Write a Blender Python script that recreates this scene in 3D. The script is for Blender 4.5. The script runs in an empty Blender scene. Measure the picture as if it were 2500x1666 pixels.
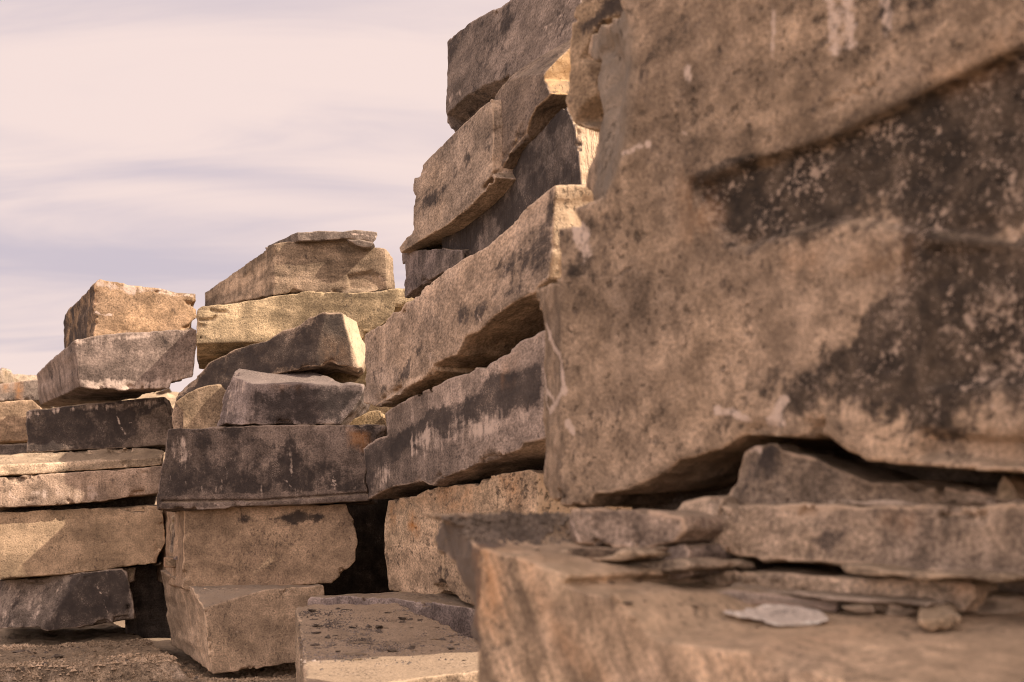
import bpy, math, random
import numpy as np

# ------------------------------------------------------------------ camera, light
S = bpy.context.scene
F = 50.0 / 36.0 * 2500.0          # focal length in photo pixels (2500 px wide frame)
CX, HZ, CAM_H = 1250.0, 1300.0, 1.2
cam_d = bpy.data.cameras.new("camera")
cam = bpy.data.objects.new("camera", cam_d)
S.collection.objects.link(cam)
S.camera = cam
cam.location = (0, 0, CAM_H)
cam.rotation_euler = (math.radians(90), 0, 0)
cam_d.lens, cam_d.sensor_width = 50, 36
cam_d.shift_y = (HZ - 833.0) / 2500.0
cam_d.clip_end = 3000
cam_d.dof.use_dof = True
cam_d.dof.focus_distance = 10.2
cam_d.dof.aperture_fstop = 2.4

SUN_EL, SUN_AZ = math.radians(42.0), math.radians(-18.0)   # azimuth measured from +X
sd = (math.cos(SUN_EL) * math.cos(SUN_AZ), math.cos(SUN_EL) * math.sin(SUN_AZ), math.sin(SUN_EL))
sun_d = bpy.data.lights.new("sun", 'SUN')
sun_d.energy, sun_d.angle, sun_d.color = 4.5, math.radians(0.5), (1.0, 0.84, 0.69)
sun = bpy.data.objects.new("sun", sun_d)
S.collection.objects.link(sun)
from mathutils import Vector
sun.rotation_euler = Vector(sd).to_track_quat('Z', 'Y').to_euler()

S.view_settings.view_transform = 'Standard'
S.view_settings.look = 'None'
S.view_settings.exposure = 0.5
S.view_settings.gamma = 1.0
S.cycles.use_denoising = True
S.cycles.denoising_input_passes = 'RGB_ALBEDO_NORMAL'
S.cycles.denoising_prefilter = 'FAST'
S.cycles.filter_width = 1.0
S.cycles.max_bounces = 6
S.cycles.diffuse_bounces = 4

W = bpy.data.worlds.new("World")
S.world = W
W.use_nodes = True


class G:
    """tiny node-graph helper"""
    def __init__(s, tree):
        s.t = tree
        s.t.nodes.clear()

    def n(s, typ, **kw):
        nd = s.t.nodes.new(typ)
        for k, v in kw.items():
            setattr(nd, k, v)
        return nd

    def put(s, sock, v):
        if hasattr(v, 'is_linked') or hasattr(v, 'links'):
            s.t.links.new(v, sock)
        elif v is not None:
            if isinstance(v, (tuple, list)) and len(v) == 3 and sock.type == 'RGBA':
                v = (*v, 1)
            sock.default_value = v

    def math(s, op, a, b=None, c=None, clamp=False):
        nd = s.n('ShaderNodeMath', operation=op, use_clamp=clamp)
        s.put(nd.inputs[0], a)
        if b is not None: s.put(nd.inputs[1], b)
        if c is not None: s.put(nd.inputs[2], c)
        return nd.outputs[0]

    def vmath(s, op, a, b=None):
        nd = s.n('ShaderNodeVectorMath', operation=op)
        s.put(nd.inputs[0], a)
        if b is not None: s.put(nd.inputs[1], b)
        return nd.outputs[0]

    def noise(s, vec, scale, detail=4, rough=0.55, dist=0.0):
        nd = s.n('ShaderNodeTexNoise')
        s.put(nd.inputs['Vector'], vec)
        nd.inputs['Scale'].default_value = scale
        nd.inputs['Detail'].default_value = detail
        nd.inputs['Roughness'].default_value = rough
        nd.inputs['Distortion'].default_value = dist
        return nd.outputs['Fac']

    def step(s, v, a, b, lo=0.0, hi=1.0):
        nd = s.n('ShaderNodeMapRange', interpolation_type='SMOOTHSTEP')
        s.put(nd.inputs[0], v)
        nd.inputs[1].default_value, nd.inputs[2].default_value = a, b
        nd.inputs[3].default_value, nd.inputs[4].default_value = lo, hi
        return nd.outputs[0]

    def mix(s, f, a, b, blend='MIX'):
        nd = s.n('ShaderNodeMix', data_type='RGBA', blend_type=blend)
        s.put(nd.inputs[0], f)
        s.put(nd.inputs[6], a)
        s.put(nd.inputs[7], b)
        return nd.outputs[2]

    def attr(s, name):
        nd = s.n('ShaderNodeAttribute', attribute_name=name)
        return nd.outputs['Fac']


g = G(W.node_tree)
sky = g.n('ShaderNodeTexSky', sky_type='NISHITA')
sky.sun_disc = False
sky.sun_elevation = SUN_EL
sky.sun_rotation = math.radians(90) - SUN_AZ
sky.dust_density, sky.air_density, sky.ozone_density = 3.0, 1.0, 1.0
tc = g.n('ShaderNodeTexCoord')
sep = g.n('ShaderNodeSeparateXYZ')
g.put(sep.inputs[0], tc.outputs['Generated'])
zc = g.math('MAXIMUM', g.math('ADD', sep.outputs[2], 0.16), 0.03)
comb = g.n('ShaderNodeCombineXYZ')
g.put(comb.inputs[0], g.math('DIVIDE', sep.outputs[0], zc))
g.put(comb.inputs[1], g.math('DIVIDE', sep.outputs[1], zc))
mp = g.n('ShaderNodeMapping')
mp.inputs['Rotation'].default_value = (0, 0, math.radians(-9))
mp.inputs['Scale'].default_value = (0.55, 1.5, 1)
mp.inputs['Location'].default_value = (1.3, 0.35, 0)
g.put(mp.inputs[0], comb.outputs[0])
c1 = g.noise(mp.outputs[0], 2.2, 9, 0.55, 0.8)
c2 = g.noise(mp.outputs[0], 0.55, 3, 0.5, 0.2)
cl = g.math('ADD', g.math('MULTIPLY', c1, 0.66), g.math('MULTIPLY', c2, 0.36))
el = g.math('ADD', sep.outputs[2], g.math('MULTIPLY', g.math('SUBTRACT', c2, 0.5), 0.07))
el = g.math('ADD', el, g.math('MULTIPLY', sep.outputs[0], 0.05))
rmp = g.n('ShaderNodeValToRGB')
rmp.color_ramp.interpolation = 'EASE'
stops = [(0.0, .60), (.11, .58), (.165, .40), (.195, .44), (.215, .60), (.232, .42), (.25, .66), (.29, .68), (.33, .50), (.375, .42), (.42, .5), (.6, .6)]
for k, (p_, v_) in enumerate(stops):
    e_ = rmp.color_ramp.elements[k] if k < 2 else rmp.color_ramp.elements.new(p_)
    e_.position, e_.color = p_, (v_, v_, v_, 1)
g.put(rmp.inputs[0], el)
cl = g.math('ADD', cl, g.math('MULTIPLY', g.math('SUBTRACT', rmp.outputs[0], 0.5), 0.55))
cl = g.math('ADD', cl, g.math('MULTIPLY', g.math('MAXIMUM', g.math('ADD', sep.outputs[0], 0.12), 0.0), 0.5))
cov = g.step(cl, 0.31, 0.64)
warm = g.math('ADD', g.math('MULTIPLY', sep.outputs[0], 0.5), 0.5, clamp=True)
cloud = g.mix(warm, (6.4, 5.25, 5.0), (6.8, 5.4, 4.95))
haze = g.step(sep.outputs[2], -0.02, 0.15, 0.7, 0.0)
blue = g.mix(1.0, sky.outputs[0], (1.30, 0.98, 0.92), 'MULTIPLY')
blue = g.mix(0.85, blue, (4.7, 4.05, 4.45))
skyc = g.mix(cov, blue, cloud)
skyc = g.mix(haze, skyc, (6.1, 5.05, 4.75))
# sky behind the camera brightened, an added fill for the shaded stone
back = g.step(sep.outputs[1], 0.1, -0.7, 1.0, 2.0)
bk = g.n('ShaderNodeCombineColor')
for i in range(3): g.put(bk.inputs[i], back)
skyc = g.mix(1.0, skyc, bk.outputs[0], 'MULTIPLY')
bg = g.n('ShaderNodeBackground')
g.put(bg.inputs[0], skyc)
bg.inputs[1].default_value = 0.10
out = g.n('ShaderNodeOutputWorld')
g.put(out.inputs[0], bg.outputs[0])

# ------------------------------------------------------------------ noise, meshing
rng0 = np.random.default_rng(7)
LAT = rng0.random((64, 64, 64), dtype=np.float32) * 2 - 1


def vn(P):
    """smooth lattice noise in [-1, 1], P is (N, 3)"""
    P = np.asarray(P, np.float32)
    i = np.floor(P).astype(np.int32)
    f = P - i
    f = f * f * (3 - 2 * f)
    x0, y0, z0 = (i[:, k] & 63 for k in range(3))
    x1, y1, z1 = (x0 + 1) & 63, (y0 + 1) & 63, (z0 + 1) & 63
    fx, fy, fz = f[:, 0], f[:, 1], f[:, 2]
    a = LAT[x0, y0, z0] * (1 - fx) + LAT[x1, y0, z0] * fx
    b = LAT[x0, y1, z0] * (1 - fx) + LAT[x1, y1, z0] * fx
    c = LAT[x0, y0, z1] * (1 - fx) + LAT[x1, y0, z1] * fx
    d = LAT[x0, y1, z1] * (1 - fx) + LAT[x1, y1, z1] * fx
    return (a * (1 - fy) + b * fy) * (1 - fz) + (c * (1 - fy) + d * fy) * fz


def fbm(P, octv=3, gain=0.5):
    P = np.asarray(P, np.float32)
    s, a, t = 0.0, 1.0, 0.0
    for k in range(octv):
        s = s + a * vn(P * (2.03 ** k) + 11.7 * k)
        t += a
        a *= gain
    return s / t


def polysdf(U, V, poly):
    """signed distance (negative inside) of points to a polygon"""
    d = np.full(U.shape, 1e9, np.float32)
    ins = np.zeros(U.shape, bool)
    n = len(poly)
    for k in range(n):
        ax, ay = poly[k]
        bx, by = poly[(k + 1) % n]
        ex, ey = bx - ax, by - ay
        wx, wy = U - ax, V - ay
        t = np.clip((wx * ex + wy * ey) / (ex * ex + ey * ey + 1e-12), 0, 1)
        d = np.minimum(d, (wx - ex * t) ** 2 + (wy - ey * t) ** 2)
        if ay != by:
            cr = (ay > V) != (by > V)
            ins ^= cr & (U < (bx - ax) * (V - ay) / (by - ay) + ax)
    return np.where(ins, -1, 1) * np.sqrt(d)


def linedist(U, V, pl):
    d = np.full(U.shape, 1e9, np.float32)
    for (ax, ay), (bx, by) in zip(pl[:-1], pl[1:]):
        ex, ey = bx - ax, by - ay
        wx, wy = U - ax, V - ay
        t = np.clip((wx * ex + wy * ey) / (ex * ex + ey * ey + 1e-12), 0, 1)
        d = np.minimum(d, (wx - ex * t) ** 2 + (wy - ey * t) ** 2)
    return np.sqrt(d)


def surface_nets(D, org, h):
    nx, ny, nz = D.shape
    ins = D < 0
    cnt = np.zeros((nx - 1, ny - 1, nz - 1), np.int8)
    offs = [(a, b, c) for a in (0, 1) for b in (0, 1) for c in (0, 1)]
    for a, b, c in offs:
        cnt += ins[a:nx - 1 + a, b:ny - 1 + b, c:nz - 1 + c]
    act = (cnt > 0) & (cnt < 8)
    I, J, K = np.nonzero(act)
    vid = np.full(act.shape, -1, np.int32)
    vid[I, J, K] = np.arange(len(I))
    acc = np.zeros((len(I), 3), np.float32)
    num = np.zeros(len(I), np.float32)
    for a in offs:
        for ax in range(3):
            if a[ax]: continue
            b = list(a)
            b[ax] = 1
            d0 = D[I + a[0], J + a[1], K + a[2]]
            d1 = D[I + b[0], J + b[1], K + b[2]]
            m = (d0 < 0) != (d1 < 0)
            t = np.where(m, d0 / np.where(m, d0 - d1, 1), 0)
            for q in range(3):
                acc[:, q] += np.where(m, a[q] + (t if q == ax else 0), 0)
            num += m
    V = acc / num[:, None] + np.stack([I, J, K], 1)
    V = V * np.asarray(h, np.float32) + np.asarray(org, np.float32)
    quads = []
    for ax in range(3):
        o1, o2 = (ax + 1) % 3, (ax + 2) % 3
        sl0 = [slice(1, -1)] * 3
        sl1 = [slice(1, -1)] * 3
        sl0[ax] = slice(0, -1)
        sl1[ax] = slice(1, None)
        A, B = ins[tuple(sl0)], ins[tuple(sl1)]
        E = np.stack(np.nonzero(A != B), 1)
        if not len(E): continue
        E0 = E.copy()
        for q in range(3):
            if q != ax: E0[:, q] += 1
        flip = A[tuple(E.T)]
        def cell(d1, d2):
            c = E0.copy()
            c[:, o1] -= d1
            c[:, o2] -= d2
            return vid[c[:, 0], c[:, 1], c[:, 2]]
        q = np.stack([cell(1, 1), cell(0, 1), cell(0, 0), cell(1, 0)], 1)
        q[~flip] = q[~flip][:, ::-1]
        quads.append(q)
    Q = np.concatenate(quads)
    Q = Q[(Q >= 0).all(1)]
    return V, Q


def mesh_from(name, V, Q, mat, attrs=None, smooth=True):
    me = bpy.data.meshes.new(name)
    k = Q.shape[1]
    me.vertices.add(len(V))
    me.vertices.foreach_set('co', np.ascontiguousarray(V, np.float32).ravel())
    me.loops.add(len(Q) * k)
    me.loops.foreach_set('vertex_index', np.ascontiguousarray(Q, np.int32).ravel())
    me.polygons.add(len(Q))
    me.polygons.foreach_set('loop_start', np.arange(0, len(Q) * k, k, dtype=np.int32))
    me.polygons.foreach_set('use_smooth', np.full(len(Q), smooth))
    me.update(calc_edges=True)
    for a, v in (attrs or {}).items():
        at = me.attributes.new(a, 'FLOAT', 'POINT')
        at.data.foreach_set('value', np.ascontiguousarray(v, np.float32))
    if mat: me.materials.append(mat)
    return me


# ------------------------------------------------------------------ materials
TAN, TAN2 = (0.43, 0.31, 0.20), (0.33, 0.245, 0.165)
GREY, GREY2 = (0.27, 0.205, 0.165), (0.195, 0.148, 0.122)
PURP, PURP2 = (0.30, 0.225, 0.20), (0.22, 0.165, 0.15)
PALE = (0.66, 0.52, 0.42)
YEL, YEL2 = (0.43, 0.32, 0.20), (0.37, 0.275, 0.175)
DARK = (0.042, 0.034, 0.031)
RUST = (0.42, 0.185, 0.055)
FRESH = (0.74, 0.55, 0.36)
DUST = (0.33, 0.245, 0.175)


def stone(name, c1=TAN, c2=TAN2, patina=0.2, streak=0.4, pale=0.15, grooves=0.0, spots=0.0,
          bump=1.0, fresh=FRESH, dust=DUST, seed=0.0, gscale=1.0, strata=0.2, pits=0.0, diag=0.0, pdark=DARK, edge=0.75, con=1.3, dustamt=1.0, us=1.0, fleck=0.34):
    def hue(c):
        r, gg, b = c[0], c[1] * 1.02, c[2] * 0.975
        if (r - b) / r < 0.48:                    # the grey beds are near neutral
            y = (r + gg + b) / 3
            r, gg, b = (0.88 * q + 0.12 * y for q in (r, gg, b))
        return (r, gg, b)
    c1, c2, dust = hue(c1), hue(c2), hue(dust)
    m = bpy.data.materials.new(name)
    m.use_nodes = True
    g = G(m.node_tree)
    tc = g.n('ShaderNodeTexCoord')
    P = g.vmath('ADD', tc.outputs['Object'], (seed * 3.17, seed * 1.31, seed * 2.3))
    if us != 1.0: P = g.vmath('MULTIPLY', P, (us, 1, 1))
    if diag:
        rot = g.n('ShaderNodeMapping')
        rot.inputs['Rotation'].default_value = (0, diag, 0)
        g.put(rot.inputs[0], P)
        P = rot.outputs[0]
    nA = g.noise(P, 1.3 * gscale, 6, 0.6, 0.3)
    col = g.mix(g.step(nA, 0.38, 0.62), c1, c2)
    # bedding and mottling
    big = g.noise(P, 0.9, 3, 0.5, 0.4)
    wv = g.n('ShaderNodeTexNoise')
    g.put(wv.inputs['Vector'], P)
    wv.inputs['Scale'].default_value, wv.inputs['Detail'].default_value = 2.2, 3
    Pw = g.vmath('ADD', P, g.vmath('MULTIPLY', g.vmath('SUBTRACT', wv.outputs['Color'], (.5, .5, .5)), (.14, .14, .14)))
    Ps = g.vmath('MULTIPLY', Pw, (1.1, 1.1, 9.0))
    nS = g.noise(Ps, 1.0, 5, 0.6)
    nM = g.noise(P, 6.5 * gscale, 7, 0.65, 0.2)
    v = g.math('MULTIPLY', g.step(nS, 0.3, 0.7, 1 - strata * 0.5, 1 + strata * 0.5), g.step(nM, 0.3, 0.7, 0.68, 1.28))
    # run-off streaks: fine across, long down the face
    Pr = g.vmath('MULTIPLY', Pw, (11.0, 11.0, 0.9))
    nR = g.noise(Pr, 1.0, 4, 0.6)
    Pr2 = g.vmath('MULTIPLY', P, (34.0, 34.0, 3.2))
    nR2 = g.noise(Pr2, 1.0, 3, 0.6)
    runs = g.math('ADD', g.math('MULTIPLY', nR, 0.55), g.math('MULTIPLY', nR2, 0.45))
    sv = g.step(runs, 0.36, 0.64, -0.36 * streak, 0.36 * streak)
    v = g.math('MULTIPLY', v, g.math('ADD', 1.0, g.math('MULTIPLY', sv, g.step(big, 0.35, 0.62))))
    v = g.math('MULTIPLY', v, g.step(g.noise(Pw, 0.8 * gscale, 4, 0.55), 0.3, 0.7, 0.72, 1.28))
    grain = g.noise(P, 75 * gscale, 3, 0.7)
    v = g.math('MULTIPLY', v, g.step(grain, 0.28, 0.72, 0.68, 1.28))
    v = g.math('POWER', v, con)
    gr = g.n('ShaderNodeCombineColor')
    for i in range(3): g.put(gr.inputs[i], v)
    col = g.mix(1.0, col, gr.outputs[0], 'MULTIPLY')
    # dark weathering crust, and shade painted on the left stack
    nP = g.noise(Pw, 2.4 * gscale, 12, 0.72, 0.15)
    aD = g.attr('dark')
    mk = g.math('ADD', g.math('ADD', g.math('MULTIPLY', nP, 1.15), -0.225), g.math('MULTIPLY', runs, 0.30))
    mk = g.math('ADD', mk, g.math('MULTIPLY', aD, 0.37))
    th = 0.74 - 0.32 * patina
    pm = g.step(mk, th - 0.05, th + 0.06)
    dcol = g.mix(g.step(nM, 0.35, 0.7), pdark, tuple(0.24 * b + 0.76 * a for a, b in zip(pdark, c2)))
    col = g.mix(g.math('MULTIPLY', pm, 0.93), col, dcol)
    # worn arrises, rubbed back to bare stone
    aE = g.attr('edge')
    em = g.step(g.math('ADD', aE, g.math('MULTIPLY', g.math('SUBTRACT', nM, 0.5), 1.6)), 0.55, 0.95, 0.0, edge)
    col = g.mix(em, col, tuple(min(.75, 1.45 * x) for x in c1))
    # lime bloom, in runs
    aP = g.attr('pale')
    nL = g.noise(Pw, 5.0 * gscale, 12, 0.75, 0.3)
    lm = g.math('ADD', g.math('MULTIPLY', nL, 0.5), g.math('MULTIPLY', runs, 0.5))
    lm = g.math('ADD', lm, g.math('MULTIPLY', aP, 0.155))
    tl = 0.70 - 0.10 * pale
    col = g.mix(g.step(lm, tl - 0.025, tl + 0.075, 0.0, 0.85), col, PALE)
    # rust
    aR = g.attr('rust')
    rm = g.math('MULTIPLY', aR, g.step(g.math('ADD', g.math('MULTIPLY', nM, 0.6), g.math('MULTIPLY', runs, 0.4)), 0.38, 0.6))
    col = g.mix(g.math('MULTIPLY', rm, 0.8, clamp=True), col, RUST)
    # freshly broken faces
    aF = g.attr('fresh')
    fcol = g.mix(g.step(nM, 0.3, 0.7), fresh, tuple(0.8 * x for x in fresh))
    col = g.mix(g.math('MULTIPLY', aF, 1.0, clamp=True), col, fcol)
    # dust lying on upward faces
    geo = g.n('ShaderNodeNewGeometry')
    sp = g.n('ShaderNodeSeparateXYZ')
    g.put(sp.inputs[0], geo.outputs['Normal'])
    up = g.math('MULTIPLY', g.step(sp.outputs[2], 0.55, 0.85), g.step(nM, 0.3, 0.55, 0.5 * dustamt, 0.95 * dustamt))
    col = g.mix(g.math('MULTIPLY', up, g.math('SUBTRACT', 1.0, aD, clamp=True)), col, g.mix(g.step(grain, 0.3, 0.7), dust, tuple(0.55 * x for x in dust)))
    if spots:
        nV = g.noise(P, 40, 3, 0.55, 0.4)
        nV3 = g.noise(P, 88, 2, 0.5, 0.2)
        nV = g.math('MAXIMUM', nV, g.math('SUBTRACT', nV3, 0.015))
        nV2 = g.noise(P, 7, 6, 0.7, 0.6)
        sm = g.step(g.math('ADD', g.math('MULTIPLY', nV, 0.6), g.math('MULTIPLY', nV2, 0.4)), 0.545, 0.64)
        sm = g.math('MULTIPLY', g.math('MULTIPLY', sm, spots), g.math('MAXIMUM', aD, 0.0, clamp=True))
        col = g.mix(g.math('MULTIPLY', sm, 0.85), col, (0.50, 0.38, 0.29))
    if pits:
        nQ = g.noise(P, 30, 4, 0.6)
        nQ2 = g.noise(P, 3.0, 3, 0.6)
        qm = g.step(g.math('ADD', g.math('MULTIPLY', nQ, 0.7), g.math('MULTIPLY', nQ2, 0.3)), 0.58, 0.66)
        col = g.mix(g.math('MULTIPLY', qm, 0.75 * pits), col, (0.07, 0.055, 0.045))
    aX = g.attr('crack')
    col = g.mix(g.math('MULTIPLY', aX, 0.85, clamp=True), col, (0.03, 0.025, 0.02))
    aW = g.attr('white')
    nW = g.noise(P, 24, 4, 0.7, 0.3)
    wn = g.step(g.math('ADD', aW, g.math('MULTIPLY', g.math('SUBTRACT', nW, 0.52), 2.2)), 0.25, 0.6)
    col = g.mix(g.math('MULTIPLY', wn, g.math('MULTIPLY', g.step(aW, 0.0, 0.3), 0.85)), col, PALE)
    # fine flecks: pale grains and dark scratches
    nF = g.noise(P, 130, 2, 0.6)
    nF2 = g.noise(g.vmath('MULTIPLY', Pw, (52, 52, 30)), 1.0, 3, 0.7)
    fl = g.step(g.math('ADD', g.math('MULTIPLY', nF, 0.5), g.math('MULTIPLY', nM, 0.5)), 0.555, 0.65, 0.0, fleck)
    col = g.mix(fl, col, (0.52, 0.40, 0.31))
    fd = g.step(g.math('ADD', g.math('MULTIPLY', nF2, 0.6), g.math('MULTIPLY', nP, 0.4)), 0.545, 0.63, 0.0, 0.55)
    col = g.mix(fd, col, (0.06, 0.047, 0.04))
    bs = g.n('ShaderNodeBsdfPrincipled')
    g.put(bs.inputs['Base Color'], col)
    bs.inputs['Roughness'].default_value = 0.92
    bs.inputs['Specular IOR Level'].default_value = 0.18
    # relief
    b1 = g.noise(P, 22, 6, 0.65)
    hgt = g.math('ADD', g.math('MULTIPLY', b1, 0.006), g.math('MULTIPLY', grain, 0.005))
    hgt = g.math('ADD', hgt, g.math('MULTIPLY', nM, 0.006))
    hgt = g.math('ADD', hgt, g.math('MULTIPLY', runs, 0.004 * streak))
    hgt = g.math('SUBTRACT', hgt, g.math('MULTIPLY', fd, 0.004))
    if grooves:
        hgt = g.math('ADD', hgt, g.math('MULTIPLY', nR2, 0.045 * grooves))
    if pits:
        hgt = g.math('SUBTRACT', hgt, g.math('MULTIPLY', qm, 0.012))
    bp = g.n('ShaderNodeBump')
    bp.inputs['Strength'].default_value = min(1.0, 0.95 * bump)
    bp.inputs['Distance'].default_value = 1.0
    g.put(bp.inputs['Height'], hgt)
    g.put(bs.inputs['Normal'], bp.outputs[0])
    o = g.n('ShaderNodeOutputMaterial')
    g.put(o.inputs[0], bs.outputs[0])
    return m


# ------------------------------------------------------------------ tracing frames: crop pixels -> photo pixels
def crop(x0, y0, s):
    return lambda *pts: [(x0 + p[0] / s, y0 + p[1] / s, *p[2:]) for p in pts]


c1_, c2_, c3_, c4_ = crop(0, 620, 2.53), crop(0, 1060, 2.588), crop(380, 540, 3.016), crop(900, 0, 2.306)
c5_, c6_, c7_, c8_ = crop(860, 440, 1.96), crop(700, 1100, 2.77), crop(1300, 900, 1.961), crop(1300, 0, 1.7425)
cA_, cB_, cC_, cD_ = crop(1340, 300, 3.92), crop(1900, 100, 2.6133), crop(1300, 1100, 4.48), crop(1700, 1350, 2.941)
cE_, cF_, cH_, cZ_ = crop(380, 1180, 5.23), crop(0, 860, 6.033), crop(1150, 1350, 3.62), crop(0, 0, 0.9412)
CAM = np.array([0, 0, CAM_H])


def ray(px, py):
    return np.array([(px - CX) / F, 1.0, (HZ - py) / F])


def tag(o, label=None, cat=None, group=None, kind=None):
    if label: o['label'] = label
    if cat: o['category'] = cat
    if group: o['group'] = group
    if kind: o['kind'] = kind
    return o


class Frame:
    """a plane in the place: t along it, s up it, n into the stone"""
    def __init__(s, O, t, sv, n):
        s.O, s.t, s.s, s.n = (np.array(v, float) for v in (O, t, sv, n))

    def at(s, px, py, w=0.0):
        r = ray(px, py)
        k = (w + (s.O - CAM) @ s.n) / (r @ s.n)
        p = CAM + k * r - s.O
        return p @ s.t, p @ s.s


def frame2(p, q):
    """upright plane through two world points, left then right"""
    a = math.atan2(q[1] - p[1], q[0] - p[0])
    return Frame((p[0], p[1], 0), (math.cos(a), math.sin(a), 0), (0, 0, 1), (-math.sin(a), math.cos(a), 0))


def wallframe(x, Y, yaw, off=0.0):
    a = math.radians(yaw)
    t, n = (math.cos(a), math.sin(a), 0), (-math.sin(a), math.cos(a), 0)
    O = np.array([(x - CX) / F * Y, Y, 0]) + off * np.array(n)
    return Frame(O, t, (0, 0, 1), n)


def topframe(Y, z, slope=0.0, roll=0.0):
    n = np.array([roll, slope, -1.0])
    n /= np.linalg.norm(n)
    t = np.array([1, 0, 0]) - n[0] * n
    t /= np.linalg.norm(t)
    sv = -np.cross(n, t) * -1
    if sv[1] < 0: sv = -sv
    return Frame((0, Y, z), t, sv, n)


def sample(img, u0, v0, hh, U, V):
    x = np.clip((U - u0) / hh, 0, img.shape[0] - 1.001)
    y = np.clip((V - v0) / hh, 0, img.shape[1] - 1.001)
    i, j = x.astype(np.int32), y.astype(np.int32)
    fx, fy = x - i, y - j
    return ((img[i, j] * (1 - fx) + img[i + 1, j] * fx) * (1 - fy) + (img[i, j + 1] * (1 - fx) + img[i + 1, j + 1] * fx) * fy)


BLOCKS = {}


JOBS = []
from mathutils.bvhtree import BVHTree
KEEP = {}


def land(o):
    """function that drops a photo pixel onto the built stone"""
    n = len(o.data.vertices)
    co = np.empty(n * 3, np.float32)
    o.data.vertices.foreach_get('co', co)
    bpy.context.view_layer.update()
    M = np.array(o.matrix_world)
    co = co.reshape(-1, 3) @ M[:3, :3].T + M[:3, 3]
    q = np.empty(len(o.data.loops), np.int32)
    o.data.loops.foreach_get('vertex_index', q)
    t = BVHTree.FromPolygons(co.tolist(), q.reshape(-1, 4).tolist())
    def f(px, py):
        hit = t.ray_cast(Vector(CAM), Vector(ray(px, py)).normalized())
        return (np.array(hit[0]), np.array(hit[1])) if hit[0] else (None, None)
    return f


def block(*a, **k):
    JOBS.append((a, dict(k, seed=k.get('seed', len(JOBS) * 7.31))))


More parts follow.
